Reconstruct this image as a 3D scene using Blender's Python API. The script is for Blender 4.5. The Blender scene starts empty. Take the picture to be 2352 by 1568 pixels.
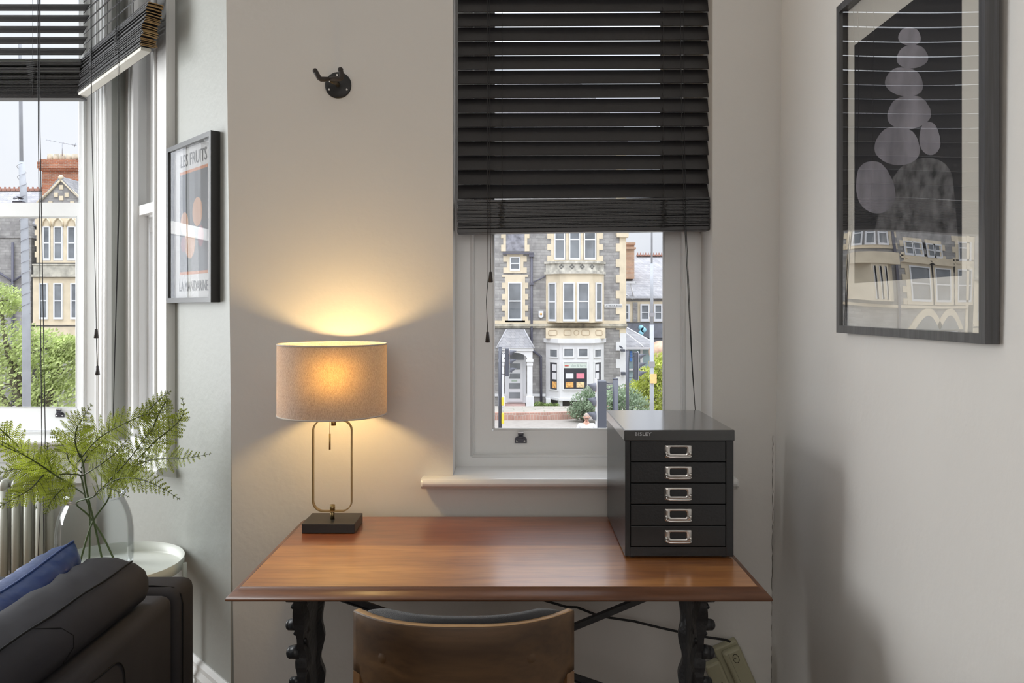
import bpy, bmesh, math, random
from mathutils import Vector, Matrix, Euler, Quaternion
random.seed(7)
SC = bpy.context.scene
COL = SC.collection
PI = math.pi

# ------------------------------------------------------------------ camera, exposure
F = 1800.0; CX, CY = 1180.0, 705.0; EYE = 1.37
cam_data = bpy.data.cameras.new('camera'); cam = bpy.data.objects.new('camera', cam_data); COL.objects.link(cam)
cam_data.sensor_width = 36.0; cam_data.lens = F / 2352 * 36.0
cam_data.shift_x = (1176 - CX) / 2352.0; cam_data.shift_y = -(784 - CY) / 2352.0
cam_data.clip_start = 0.05; cam_data.clip_end = 400
cam.location = (0, 0, EYE); cam.rotation_euler = (PI/2, 0, 0)
SC.camera = cam
SC.view_settings.view_transform = 'Standard'; SC.view_settings.look = 'None'
SC.view_settings.gamma = 1; SC.view_settings.use_curve_mapping = False
SC.view_settings.exposure = 0.17
SC.cycles.max_bounces = 12; SC.cycles.transparent_max_bounces = 24
SC.cycles.diffuse_bounces = 5; SC.cycles.glossy_bounces = 4; SC.cycles.transmission_bounces = 8
SC.cycles.sample_clamp_indirect = 6.0
SC.cycles.caustics_reflective = False; SC.cycles.caustics_refractive = False

def at(px, py, Y):
    return Vector(((px-CX)/F*Y, Y, EYE-(py-CY)/F*Y))

# ------------------------------------------------------------------ overcast sky
def make_world():
    w = bpy.data.worlds.new('overcast_sky'); SC.world = w; w.use_nodes = True
    nt = w.node_tree; nt.nodes.clear(); N = nt.nodes.new; L = nt.links.new
    out = N('ShaderNodeOutputWorld'); bg = N('ShaderNodeBackground')
    tc = N('ShaderNodeTexCoord'); sep = N('ShaderNodeSeparateXYZ'); L(tc.outputs['Generated'], sep.inputs[0])
    ramp = N('ShaderNodeValToRGB'); L(sep.outputs['Z'], ramp.inputs[0])
    e = ramp.color_ramp.elements
    e[0].position = 0.0; e[0].color = (0.46, 0.475, 0.50, 1); e[1].position = 0.9; e[1].color = (3.0, 3.1, 3.25, 1)
    e2 = ramp.color_ramp.elements.new(0.30); e2.color = (.60, .625, .66, 1); e3 = ramp.color_ramp.elements.new(0.5); e3.color = (1.25, 1.3, 1.38, 1)
    noise = N('ShaderNodeTexNoise'); noise.inputs['Scale'].default_value = 2.6; noise.inputs['Detail'].default_value = 6
    L(tc.outputs['Generated'], noise.inputs['Vector'])
    r2 = N('ShaderNodeValToRGB'); L(noise.outputs['Fac'], r2.inputs[0])
    r2.color_ramp.elements[0].position = .35; r2.color_ramp.elements[0].color = (.84, .87, .93, 1)
    r2.color_ramp.elements[1].position = .65; r2.color_ramp.elements[1].color = (1.08, 1.07, 1.06, 1)
    mx = N('ShaderNodeMixRGB'); mx.blend_type = 'MULTIPLY'; mx.inputs[0].default_value = 1
    L(ramp.outputs[0], mx.inputs[1]); L(r2.outputs[0], mx.inputs[2])
    L(mx.outputs[0], bg.inputs[0]); bg.inputs[1].default_value = SKY
    L(bg.outputs[0], out.inputs[0])
SKY = 1.5
make_world()

def area(name, loc, rot, sx, sy, power, col):
    d = bpy.data.lights.new(name, 'AREA'); d.shape = 'RECTANGLE'; d.size = sx; d.size_y = sy; d.energy = power; d.color = col
    o = bpy.data.objects.new(name, d); o.location = loc; o.rotation_euler = rot; COL.objects.link(o); return o
# unseen fill lights added behind the camera, at the rear and under the ceiling
area('rear_fill_light', (-0.3, -2.7, 2.1), (math.radians(82), 0, 0), 2.2, 1.5, 20, (1.0, .97, .95))
area('ceiling_fill_light', (-0.6, -0.9, 3.2), (0, 0, 0), 1.6, 1.2, 4, (1.0, .97, .93))

# fill light added left of the frame to brighten the right wall
area('bay_side_fill_light', (-3.9, 2.75, 1.8), (PI/2, 0, math.radians(-112)), 1.3, 2.2, 118, (.95, .98, 1.0))

# ------------------------------------------------------------------ materials
MATS = {}
def newmat(name):
    m = bpy.data.materials.new(name); m.use_nodes = True; nt = m.node_tree
    b = nt.nodes['Principled BSDF']; return m, nt, b
def mat(name, col, rough=.5, metal=0.0, bump=0.0, bscale=60, var=0.0, vscale=4, spec=None, coat=0, sheen=0, stretch=None, noise_detail=4):
    """procedural painted / plain surface with gentle colour variation and bump"""
    if name in MATS: return MATS[name]
    m, nt, b = newmat(name); N = nt.nodes.new; L = nt.links.new
    b.inputs['Base Color'].default_value = (*col, 1); b.inputs['Roughness'].default_value = rough; b.inputs['Metallic'].default_value = metal
    if spec is not None: b.inputs['Specular IOR Level'].default_value = spec
    if coat: b.inputs['Coat Weight'].default_value = coat; b.inputs['Coat Roughness'].default_value = .15
    if sheen: b.inputs['Sheen Weight'].default_value = sheen; b.inputs['Sheen Roughness'].default_value = .4
    tc = N('ShaderNodeTexCoord'); mp = N('ShaderNodeMapping'); L(tc.outputs['Object'], mp.inputs[0])
    if stretch: mp.inputs['Scale'].default_value = stretch
    if var:
        n = N('ShaderNodeTexNoise'); n.inputs['Scale'].default_value = vscale; n.inputs['Detail'].default_value = noise_detail; L(mp.outputs[0], n.inputs['Vector'])
        r = N('ShaderNodeValToRGB'); L(n.outputs['Fac'], r.inputs[0])
        r.color_ramp.elements[0].position = .3; r.color_ramp.elements[1].position = .7
        r.color_ramp.elements[0].color = (*[c*(1-var) for c in col], 1); r.color_ramp.elements[1].color = (*[min(1, c*(1+var)) for c in col], 1)
        L(r.outputs[0], b.inputs['Base Color'])
    if bump:
        n = N('ShaderNodeTexNoise'); n.inputs['Scale'].default_value = bscale; n.inputs['Detail'].default_value = 3; L(mp.outputs[0], n.inputs['Vector'])
        bp = N('ShaderNodeBump'); bp.inputs['Strength'].default_value = bump; bp.inputs['Distance'].default_value = .01
        L(n.outputs['Fac'], bp.inputs['Height']); L(bp.outputs[0], b.inputs['Normal'])
    MATS[name] = m; return m

def wood(name, c0, c1, c2, scale=1.0, axis='X', rough=.32, boards=None, coat=0.0, streak=14):
    """grain runs along axis; boards = list of (y limit, tint) for planks across Y"""
    if name in MATS: return MATS[name]
    m, nt, b = newmat(name); N = nt.nodes.new; L = nt.links.new
    tc = N('ShaderNodeTexCoord'); mp = N('ShaderNodeMapping'); L(tc.outputs['Object'], mp.inputs[0])
    s = {'X': (1.2, streak, streak), 'Y': (streak, 1.2, streak), 'Z': (streak, streak, 1.2)}[axis]
    mp.inputs['Scale'].default_value = [v*scale for v in s]
    n = N('ShaderNodeTexNoise'); n.inputs['Scale'].default_value = 1.6; n.inputs['Detail'].default_value = 7; n.inputs['Distortion'].default_value = .7
    L(mp.outputs[0], n.inputs['Vector'])
    r = N('ShaderNodeValToRGB'); L(n.outputs['Fac'], r.inputs[0]); e = r.color_ramp.elements
    e[0].position = .28; e[0].color = (*c0, 1); e[1].position = .72; e[1].color = (*c2, 1); em = e.new(.5); em.color = (*c1, 1)
    last = r.outputs[0]
    n2 = N('ShaderNodeTexNoise'); n2.inputs['Scale'].default_value = 9; n2.inputs['Detail'].default_value = 4; L(mp.outputs[0], n2.inputs['Vector'])
    r2 = N('ShaderNodeValToRGB'); L(n2.outputs['Fac'], r2.inputs[0]); r2.color_ramp.elements[0].position = .35; r2.color_ramp.elements[0].color = (.78, .74, .7, 1); r2.color_ramp.elements[1].position = .55; r2.color_ramp.elements[1].color = (1, 1, 1, 1)
    mx = N('ShaderNodeMixRGB'); mx.blend_type = 'MULTIPLY'; mx.inputs[0].default_value = .8; L(last, mx.inputs[1]); L(r2.outputs[0], mx.inputs[2]); last = mx.outputs[0]
    if boards:
        sep = N('ShaderNodeSeparateXYZ'); L(tc.outputs['Object'], sep.inputs[0])
        for lim, tint in boards:
            gt = N('ShaderNodeMath'); gt.operation = 'GREATER_THAN'; gt.inputs[1].default_value = lim; L(sep.outputs['Y'], gt.inputs[0])
            t = N('ShaderNodeMixRGB'); t.blend_type = 'MULTIPLY'; L(gt.outputs[0], t.inputs[0]); L(last, t.inputs[1]); t.inputs[2].default_value = (*tint, 1); last = t.outputs[0]
            # the dark joint between boards
            sb = N('ShaderNodeMath'); sb.operation = 'SUBTRACT'; sb.inputs[1].default_value = lim; L(sep.outputs['Y'], sb.inputs[0])
            ab = N('ShaderNodeMath'); ab.operation = 'ABSOLUTE'; L(sb.outputs[0], ab.inputs[0])
            lt = N('ShaderNodeMath'); lt.operation = 'LESS_THAN'; lt.inputs[1].default_value = .0009; L(ab.outputs[0], lt.inputs[0])
            t2 = N('ShaderNodeMixRGB'); t2.blend_type = 'MULTIPLY'; L(lt.outputs[0], t2.inputs[0]); L(last, t2.inputs[1]); t2.inputs[2].default_value = (.45, .4, .38, 1); last = t2.outputs[0]
    L(last, b.inputs['Base Color']); b.inputs['Roughness'].default_value = rough
    if coat: b.inputs['Coat Weight'].default_value = coat; b.inputs['Coat Roughness'].default_value = .22
    bp = N('ShaderNodeBump'); bp.inputs['Strength'].default_value = .12; bp.inputs['Distance'].default_value = .002; L(n2.outputs['Fac'], bp.inputs['Height']); L(bp.outputs[0], b.inputs['Normal'])
    MATS[name] = m; return m

def masonry(name, c1, c2, mortar, bw, bh, msize=.008, rough=.9, bump=.4, vert=True, offset=.5, var=.25):
    if name in MATS: return MATS[name]
    m, nt, b = newmat(name); N = nt.nodes.new; L = nt.links.new
    tc = N('ShaderNodeTexCoord'); sep = N('ShaderNodeSeparateXYZ'); L(tc.outputs['Object'], sep.inputs[0])
    cb = N('ShaderNodeCombineXYZ')
    if vert:
        ad = N('ShaderNodeMath'); L(sep.outputs['X'], ad.inputs[0]); L(sep.outputs['Y'], ad.inputs[1]); L(ad.outputs[0], cb.inputs[0]); L(sep.outputs['Z'], cb.inputs[1])
    else:
        L(sep.outputs['X'], cb.inputs[0]); L(sep.outputs['Y'], cb.inputs[1])
    nz = N('ShaderNodeTexNoise'); nz.inputs['Scale'].default_value = 1.5; L(tc.outputs['Object'], nz.inputs['Vector'])
    mx0 = N('ShaderNodeMixRGB'); mx0.blend_type = 'ADD'; mx0.inputs[0].default_value = bh*.6; L(cb.outputs[0], mx0.inputs[1]); L(nz.outputs['Color'], mx0.inputs[2])
    br = N('ShaderNodeTexBrick'); L(mx0.outputs[0], br.inputs['Vector']); br.offset = offset
    br.inputs['Color1'].default_value = (*c1, 1); br.inputs['Color2'].default_value = (*c2, 1); br.inputs['Mortar'].default_value = (*mortar, 1)
    br.inputs['Scale'].default_value = 1; br.inputs['Brick Width'].default_value = bw; br.inputs['Row Height'].default_value = bh; br.inputs['Mortar Size'].default_value = msize
    br.inputs['Mortar Smooth'].default_value = .4
    n = N('ShaderNodeTexNoise'); n.inputs['Scale'].default_value = 3.0; n.inputs['Detail'].default_value = 8; L(tc.outputs['Object'], n.inputs['Vector'])
    r = N('ShaderNodeValToRGB'); L(n.outputs['Fac'], r.inputs[0]); r.color_ramp.elements[0].position = .3; r.color_ramp.elements[1].position = .7
    r.color_ramp.elements[0].color = (1-var, 1-var, 1-var, 1); r.color_ramp.elements[1].color = (1+var*.4, 1+var*.4, 1+var*.4, 1)
    mx = N('ShaderNodeMixRGB'); mx.blend_type = 'MULTIPLY'; mx.inputs[0].default_value = 1; L(br.outputs['Color'], mx.inputs[1]); L(r.outputs[0], mx.inputs[2])
    L(mx.outputs[0], b.inputs['Base Color']); b.inputs['Roughness'].default_value = rough
    bp = N('ShaderNodeBump'); bp.inputs['Strength'].default_value = bump; bp.inputs['Distance'].default_value = .03; L(br.outputs['Fac'], bp.inputs['Height']); bp.invert = True
    L(bp.outputs[0], b.inputs['Normal'])
    MATS[name] = m; return m

def glass_sheet(name, refl=.08, rough=0.0, ior=1.45, tint=(1, 1, 1), wave=0, gain=1.0):
    """thin sheet of glass: clear, with a Fresnel mirror reflection"""
    if name in MATS: return MATS[name]
    m = bpy.data.materials.new(name); m.use_nodes = True; nt = m.node_tree; nt.nodes.clear(); N = nt.nodes.new; L = nt.links.new
    out = N('ShaderNodeOutputMaterial'); mix = N('ShaderNodeMixShader'); tr = N('ShaderNodeBsdfTransparent'); gl = N('ShaderNodeBsdfGlossy')
    tr.inputs[0].default_value = (*tint, 1); gl.inputs['Roughness'].default_value = rough
    fr = N('ShaderNodeFresnel'); fr.inputs['IOR'].default_value = ior
    mu = N('ShaderNodeMath'); mu.operation = 'MULTIPLY'; mu.inputs[1].default_value = gain; mu.use_clamp = True; L(fr.outputs[0], mu.inputs[0])
    geo = N('ShaderNodeNewGeometry'); inv = N('ShaderNodeMath'); inv.operation = 'SUBTRACT'; inv.inputs[0].default_value = 1; L(geo.outputs['Backfacing'], inv.inputs[1])
    fm = N('ShaderNodeMath'); fm.operation = 'MULTIPLY'; L(mu.outputs[0], fm.inputs[0]); L(inv.outputs[0], fm.inputs[1])   # one reflection per sheet
    L(fm.outputs[0], mix.inputs[0]); L(tr.outputs[0], mix.inputs[1]); L(gl.outputs[0], mix.inputs[2]); L(mix.outputs[0], out.inputs[0])
    if wave:
        tc = N('ShaderNodeTexCoord'); n = N('ShaderNodeTexNoise'); n.inputs['Scale'].default_value = 2.2; n.inputs['Detail'].default_value = 0; L(tc.outputs['Object'], n.inputs['Vector'])
        bp = N('ShaderNodeBump'); bp.inputs['Strength'].default_value = wave; bp.inputs['Distance'].default_value = .01; L(n.outputs['Fac'], bp.inputs['Height'])
        L(bp.outputs[0], gl.inputs['Normal'])
    MATS[name] = m; return m

def leafmat(name, col, var=.25, transl=.4, scale=8, rough=.5):
    if name in MATS: return MATS[name]
    m = bpy.data.materials.new(name); m.use_nodes = True; nt = m.node_tree; nt.nodes.clear(); N = nt.nodes.new; L = nt.links.new
    out = N('ShaderNodeOutputMaterial'); mix = N('ShaderNodeMixShader'); mix.inputs[0].default_value = transl
    d = N('ShaderNodeBsdfPrincipled'); d.inputs['Roughness'].default_value = rough; d.inputs['Specular IOR Level'].default_value = .3
    t = N('ShaderNodeBsdfTranslucent')
    tc = N('ShaderNodeTexCoord'); n = N('ShaderNodeTexNoise'); n.inputs['Scale'].default_value = scale; n.inputs['Detail'].default_value = 3; L(tc.outputs['Object'], n.inputs['Vector'])
    r = N('ShaderNodeValToRGB'); L(n.outputs['Fac'], r.inputs[0]); r.color_ramp.elements[0].position = .3; r.color_ramp.elements[1].position = .7
    r.color_ramp.elements[0].color = (*[c*(1-var) for c in col], 1); r.color_ramp.elements[1].color = (*[min(1, c*(1+var)) for c in col], 1)
    L(r.outputs[0], d.inputs['Base Color']); L(r.outputs[0], t.inputs[0])
    L(d.outputs[0], mix.inputs[1]); L(t.outputs[0], mix.inputs[2]); L(mix.outputs[0], out.inputs[0])
    MATS[name] = m; return m

# ------------------------------------------------------------------ mesh builder
class MB:
    def __init__(self): self.bm = bmesh.new(); self.slots = []; self.cur = 0; self.smooth = False
    def _fin(self, faces):
        for f in faces: f.material_index = self.cur; f.smooth = self.smooth
    def poly(self, pts):
        vs = [self.bm.verts.new(p) for p in pts]; f = self.bm.faces.new(vs); self._fin([f]); return self
    def hexa(self, p):   # 8 points: bottom ring 0-3, top ring 4-7
        v = [self.bm.verts.new(q) for q in p]
        fs = [self.bm.faces.new([v[i] for i in q]) for q in ((3,2,1,0),(4,5,6,7),(0,1,5,4),(1,2,6,5),(2,3,7,6),(3,0,4,7))]
        self._fin(fs); return self
    def box(self, x0, x1, y0, y1, z0, z1, M=None, bevel=0):
        p = [Vector(q) for q in ((x0,y0,z0),(x1,y0,z0),(x1,y1,z0),(x0,y1,z0),(x0,y0,z1),(x1,y0,z1),(x1,y1,z1),(x0,y1,z1))]
        if bevel:
            t = bmesh.new(); v = [t.verts.new(q) for q in p]
            for q in ((3,2,1,0),(4,5,6,7),(0,1,5,4),(1,2,6,5),(2,3,7,6),(3,0,4,7)): t.faces.new([v[i] for i in q])
            bmesh.ops.bevel(t, geom=list(t.edges), offset=bevel, segments=3, profile=.5, affect='EDGES')
            self.merge(t, M); t.free(); return self
        if M is not None: p = [M @ q for q in p]
        return self.hexa(p)
    def merge(self, t, M=None):
        mp = {}
        for v in t.verts: mp[v] = self.bm.verts.new(M @ v.co if M is not None else v.co)
        fs = []
        for f in t.faces:
            try: fs.append(self.bm.faces.new([mp[v] for v in f.verts]))
            except ValueError: pass
        self._fin(fs)
    def prism(self, pts, d0, d1, plane='XZ', M=None):
        """outline extruded from d0 to d1 along the third axis"""
        def mk(a, b, d):
            v = {'XZ': (a, d, b), 'YZ': (d, a, b), 'XY': (a, b, d)}[plane]; v = Vector(v); return M @ v if M is not None else v
        A = [self.bm.verts.new(mk(a, b, d0)) for a, b in pts]; B = [self.bm.verts.new(mk(a, b, d1)) for a, b in pts]
        n = len(pts); fs = [self.bm.faces.new(A[::-1]), self.bm.faces.new(B)]
        for i in range(n): fs.append(self.bm.faces.new([A[i], A[(i+1) % n], B[(i+1) % n], B[i]]))
        self._fin(fs); return self
    def tube(self, pts, r, seg=8, cap=True):
        pts = [Vector(p) for p in pts]; n = len(pts); rings = []
        rr = r if isinstance(r, (list, tuple)) else [r]*n
        up = Vector((0, 0, 1)); prev = None
        for i, p in enumerate(pts):
            t = (pts[min(i+1, n-1)] - pts[max(i-1, 0)]).normalized()
            if prev is None:
                a = t.cross(up); a = a if a.length > 1e-3 else t.cross(Vector((1, 0, 0))); a.normalize()
            else:
                a = prev - t*prev.dot(t); a = a if a.length > 1e-5 else t.orthogonal(); a.normalize()
            prev = a; b = t.cross(a)
            rings.append([self.bm.verts.new(p + a*math.cos(2*PI*k/seg)*rr[i] + b*math.sin(2*PI*k/seg)*rr[i]) for k in range(seg)])
        fs = []
        for i in range(n-1):
            for k in range(seg): fs.append(self.bm.faces.new([rings[i][k], rings[i][(k+1) % seg], rings[i+1][(k+1) % seg], rings[i+1][k]]))
        if cap:
            fs.append(self.bm.faces.new(rings[0][::-1])); fs.append(self.bm.faces.new(rings[-1]))
        for f in fs: f.material_index = self.cur; f.smooth = True
        return self
    def cyl(self, p0, p1, r, seg=16, r1=None):
        self.tube([p0, p1], [r, r if r1 is None else r1], seg)
        return self
    def lathe(self, prof, c, seg=48, closed=False, M=None):
        rings = []
        c = Vector(c)
        for r, z in prof:
            ring = []
            for k in range(seg):
                v = Vector((r*math.cos(2*PI*k/seg), r*math.sin(2*PI*k/seg), z))
                if M is not None: v = M @ v
                ring.append(self.bm.verts.new(c + v))
            rings.append(ring)
        fs = []; m = len(prof)
        for i in range(m if closed else m-1):
            A, B = rings[i], rings[(i+1) % m]
            for k in range(seg): fs.append(self.bm.faces.new([A[k], A[(k+1) % seg], B[(k+1) % seg], B[k]]))
        if not closed:
            if prof[0][0] > 1e-5: fs.append(self.bm.faces.new(rings[0][::-1]))
            if prof[-1][0] > 1e-5: fs.append(self.bm.faces.new(rings[-1]))
        for f in fs: f.material_index = self.cur; f.smooth = True
        return self
    def ball(self, c, rx, ry=None, rz=None, seg=16, M=None):
        ry = ry or rx; rz = rz or rx
        t = bmesh.new(); bmesh.ops.create_uvsphere(t, u_segments=seg, v_segments=max(6, seg//2), radius=1)
        for v in t.verts: v.co = Vector((v.co.x*rx, v.co.y*ry, v.co.z*rz))
        s = self.smooth; self.smooth = True
        self.merge(t, Matrix.Translation(Vector(c)) @ (M if M is not None else Matrix.Identity(4))); self.smooth = s; t.free(); return self
    def loft(self, rings, closed_ring=True, caps=True, smooth=True):
        R = [[self.bm.verts.new(p) for p in r] for r in rings]; fs = []
        n = len(R[0])
        for i in range(len(R)-1):
            for k in range(n if closed_ring else n-1): fs.append(self.bm.faces.new([R[i][k], R[i][(k+1) % n], R[i+1][(k+1) % n], R[i+1][k]]))
        if caps and closed_ring: fs.append(self.bm.faces.new(R[0][::-1])); fs.append(self.bm.faces.new(R[-1]))
        for f in fs: f.material_index = self.cur; f.smooth = smooth
        return self

WM = {}   # world matrix of each thing
def mesh_obj(name, mb, m, parent=None, world=True, recalc=True):
    if recalc: bmesh.ops.recalc_face_normals(mb.bm, faces=mb.bm.faces)
    me = bpy.data.meshes.new(name)
    if parent is not None and world: mb.bm.transform(WM[parent].inverted())
    org = None
    if parent is None:
        cs = [v.co for v in mb.bm.verts]
        org = Vector(((min(c.x for c in cs)+max(c.x for c in cs))/2, (min(c.y for c in cs)+max(c.y for c in cs))/2, min(c.z for c in cs)))
        mb.bm.transform(Matrix.Translation(-org))
    mb.bm.to_mesh(me); mb.bm.free()
    for k in (m if isinstance(m, (list, tuple)) else [m]): me.materials.append(k)
    o = bpy.data.objects.new(name, me); COL.objects.link(o)
    if parent is not None: o.parent = parent; WM[o] = WM[parent]
    else: o.location = org; WM[o] = Matrix.Translation(org)
    return o
def tag(o, label=None, cat=None, group=None, kind=None):
    if label: o['label'] = label
    if cat: o['category'] = cat
    if group: o['group'] = group
    if kind: o['kind'] = kind
    return o
def thing(name, loc, label=None, cat=None, group=None, kind=None, rotz=0, rot=None):
    o = bpy.data.objects.new(name, None); COL.objects.link(o); o.empty_display_size = .05
    o.location = loc; o.rotation_euler = rot if rot else (0, 0, rotz)
    WM[o] = Matrix.Translation(Vector(loc)) @ Euler(o.rotation_euler).to_matrix().to_4x4()
    return tag(o, label, cat, group, kind)
def children(o): return [c for c in list(COL.objects) if c.parent == o]
def copy_tree(o, parent=None, kids=None):
    if kids is None:
        kids = {}
        for c in list(COL.objects):
            if c.parent is not None: kids.setdefault(c.parent.name, []).append(c)
    c = o.copy(); COL.objects.link(c)
    if parent is not None: c.parent = parent
    for ch in kids.get(o.name, []): copy_tree(ch, c, kids)
    return c
def text_part(name, s, size, m, parent, M, extrude=.0004, bold=0.0, sx=1.0, align='CENTER', spacing=1.0):
    """writing as a thin mesh; M places it (text plane = local XY)"""
    cu = bpy.data.curves.new('text', 'FONT'); cu.body = s; cu.size = size; cu.extrude = extrude; cu.align_x = align; cu.align_y = 'CENTER'; cu.offset = bold; cu.space_character = spacing
    cu.resolution_u = 3
    t = bpy.data.objects.new('text', cu); COL.objects.link(t)
    dg = bpy.context.evaluated_depsgraph_get(); me = bpy.data.meshes.new_from_object(t.evaluated_get(dg))
    bpy.data.objects.remove(t); bpy.data.curves.remove(cu)
    MM = WM[parent].inverted() @ M @ Matrix.Diagonal((sx, 1, 1, 1)); me.transform(MM)
    me.materials.clear(); me.materials.append(m)
    o = bpy.data.objects.new(name, me); COL.objects.link(o); o.parent = parent; WM[o] = WM[parent]; return o
def basis(origin, ex, ey, ez):
    return Matrix(((ex[0], ey[0], ez[0], origin[0]), (ex[1], ey[1], ez[1], origin[1]), (ex[2], ey[2], ez[2], origin[2]), (0, 0, 0, 1)))
FACE_CAM = lambda p: basis(p, (1, 0, 0), (0, 0, 1), (0, -1, 0))     # text facing -Y

def bez(P, n=24):
    P = [Vector(p) for p in P]; out = []
    m = len(P)-1
    for i in range(n+1):
        t = i/n*m; k_ = min(int(t), m-1); u = t-k_
        p0, p1, p2, p3 = P[max(k_-1, 0)], P[k_], P[k_+1], P[min(k_+2, m)]
        out.append(.5*((2*p1)+(-p0+p2)*u+(2*p0-5*p1+4*p2-p3)*u*u+(-p0+3*p1-3*p2+p3)*u**3))
    return out
# ------------------------------------------------------------------ room materials
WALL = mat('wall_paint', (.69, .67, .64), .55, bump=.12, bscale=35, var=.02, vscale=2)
SPLAYP = mat('wall_paint_bay_dimmed', (.36, .37, .345), .5, bump=.12, bscale=35, var=.02, vscale=2)  # wall paint darkened to offset the added bay fill light
CEIL = mat('ceiling_paint', (.8, .8, .78), .8)
GLOSSW = mat('white_gloss_paint', (.80, .80, .79), .28, bump=.05, bscale=25, var=.02)
GLOSSG = mat('grey_white_gloss_paint', (.86, .87, .87), .3, bump=.05, bscale=25, var=.02)
FLOORM = wood('floor_boards', (.16, .10, .06), (.22, .14, .085), (.28, .18, .11), axis='X', rough=.45)
PANE = glass_sheet('window_glass', ior=1.35)
BLACK = mat('black_slat', (.026, .024, .025), .36, bump=.05, bscale=80, var=.1, vscale=10)
CORD = mat('black_cord', (.02, .02, .022), .7)
LADDER = mat('ladder_cord', (.03, .028, .028), .7)
BROWN_END = wood('sawn_slat_end', (.25, .15, .05), (.36, .22, .09), (.45, .3, .13), rough=.7)
CREAM_RAIL = mat('cream_rail_underside', (.62, .60, .54), .5)
CHROME = mat('chrome', (.62, .60, .58), .18, metal=1, var=.1, vscale=30)
DARKMETAL = mat('dark_steel', (.10, .10, .12), .35, metal=.8)

YW = 2.40                       # room face of the window wall
OX0, OX1 = -.1867, .609         # opening of the centre window
P0 = Vector((-.867, 2.40, 0)); DS = Vector((-.68, .733, 0)).normalized(); NS = Vector((-DS.y, DS.x, 0))   # bay splay wall, NS into the room
def S(s, p, z): return P0 + DS*s + NS*p + Vector((0, 0, z))
MS = basis(P0, DS, NS, (0, 0, 1))   # local (s, p, z)
YF = 3.44                       # room face of the bay front
CORNER = S(1.42, 0, 0)          # inner corner of bay
ZS = .854

def struct(name, mb, m, parent=None, label=None):
    o = mesh_obj(name, mb, m, parent)
    if parent is None: o['kind'] = 'structure'
    if label: o['label'] = label
    return o

b = MB(); b.box(-4.2, 1.6, -3.2, 3.8, -.12, 0); struct('floor', b, FLOORM)
b = MB(); b.box(-4.2, 1.6, -3.2, 3.9, 3.3, 3.4); struct('ceiling', b, CEIL)

# back wall with the window opening, left end leans a little like the photographed corner
b = MB(); Y1 = 2.72
def slab(x00, x01, x10, x11, z0, z1):   # x at bottom (x00..x01), at top (x10..x11)
    b.hexa([(x00, YW, z0), (x01, YW, z0), (x01, Y1, z0), (x00, Y1, z0), (x10, YW, z1), (x11, YW, z1), (x11, Y1, z1), (x10, Y1, z1)])
lx = lambda z: -.855 - .011*z
slab(lx(0), OX0, lx(3.3), OX0, 0, 3.3)
slab(OX1, 1.0, OX1, 1.0, 0, 3.3)
slab(OX0, OX1, OX0, OX1, 0, ZS-.028)
slab(OX0, OX1, OX0, OX1, 2.72, 3.3)
b.cur = 0
bmesh.ops.remove_doubles(b.bm, verts=b.bm.verts, dist=1e-5)
struct('wall_back', b, WALL)

# right wall: plaster bulges slightly towards the bottom
b = MB(); ys = [-3.2, 2.40]
prof = [(.787, 0), (.790, .5), (.803, 1.0), (.812, 1.4), (.818, 2.0), (.826, 3.3)]
rings = [[Vector((x, y, z)) for x, z in prof] + [Vector((.98, y, 3.3)), Vector((.98, y, 0))] for y in ys]
b.loft(rings, smooth=False); struct('wall_right', b, WALL)
# hairline crack in the right corner of the window wall
b = MB(); pts = []
for i in range(60):
    y = 1000 + i*10; pts.append(at(1776 - i*.07 + random.uniform(-1.5, 1.5), y, 2.397))
pts = [p for p in pts if p.z > .1]
b.tube(pts, .0007, 4); struct('trim_1', b, mat('crack_shadow', (.12, .11, .09), .9))

# splay wall (solid mass behind it), opening for the side window from s=.60 to 1.20
zt = 3.05
b = MB()
b.box(0.0, .60, -.24, 0, 0, 3.3, MS); b.box(1.20, 1.42, -.24, 0, 0, 3.3, MS)
b.box(.60, 1.20, -.24, 0, 0, .79, MS); b.box(.60, 1.20, -.24, 0, zt, 3.3, MS)
bmesh.ops.remove_doubles(b.bm, verts=b.bm.verts, dist=1e-5)
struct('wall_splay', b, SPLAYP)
# bay front wall
bx1 = CORNER.x; WX0 = -3.25; WX1 = bx1-.002
b = MB(); ya, yb = YF, YF+.26
b.box(WX1, bx1+.28, ya, yb, 0, 3.3)
b.box(WX0, WX1, ya, yb, 0, .76); b.box(WX0, WX1, ya, yb, zt, 3.3); b.box(-4.2, WX0, ya, yb, 0, 3.3)
struct('wall_bay', b, mat('bay_wall_paint', (.55, .56, .52), .5, bump=.1, bscale=35))
b = MB(); b.box(-4.2, -4.08, -3.2, YF, 0, 3.3); struct('wall_left', b, WALL)
b = MB(); b.box(-4.2, .98, -3.2, -3.08, 0, 3.3); struct('wall_rear', b, WALL)

# skirting board on the splay wall, the window wall and the right wall
bprof = [(0, 0), (.022, 0), (.022, .13), (.017, .15), (.02, .165), (.012, .185), (.012, .20), (.004, .215), (0, .215)]
def skirting(name, A, B, n):
    b = MB(); A, B = Vector(A), Vector(B)
    b.loft([[A + n*p + Vector((0, 0, z)) for p, z in bprof], [B + n*p + Vector((0, 0, z)) for p, z in bprof]], smooth=False)
    struct(name, b, GLOSSW)
skirting('baseboard_splay', S(0.005, 0, 0), S(1.42, 0, 0), NS)
skirting('baseboard_right', (.790, -3.0, 0), (.790, 2.375, 0), Vector((-1, 0, 0)))
skirting('baseboard_bay', (CORNER.x-.03, YF, 0), (-4.05, YF, 0), Vector((0, -1, 0)))

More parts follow.
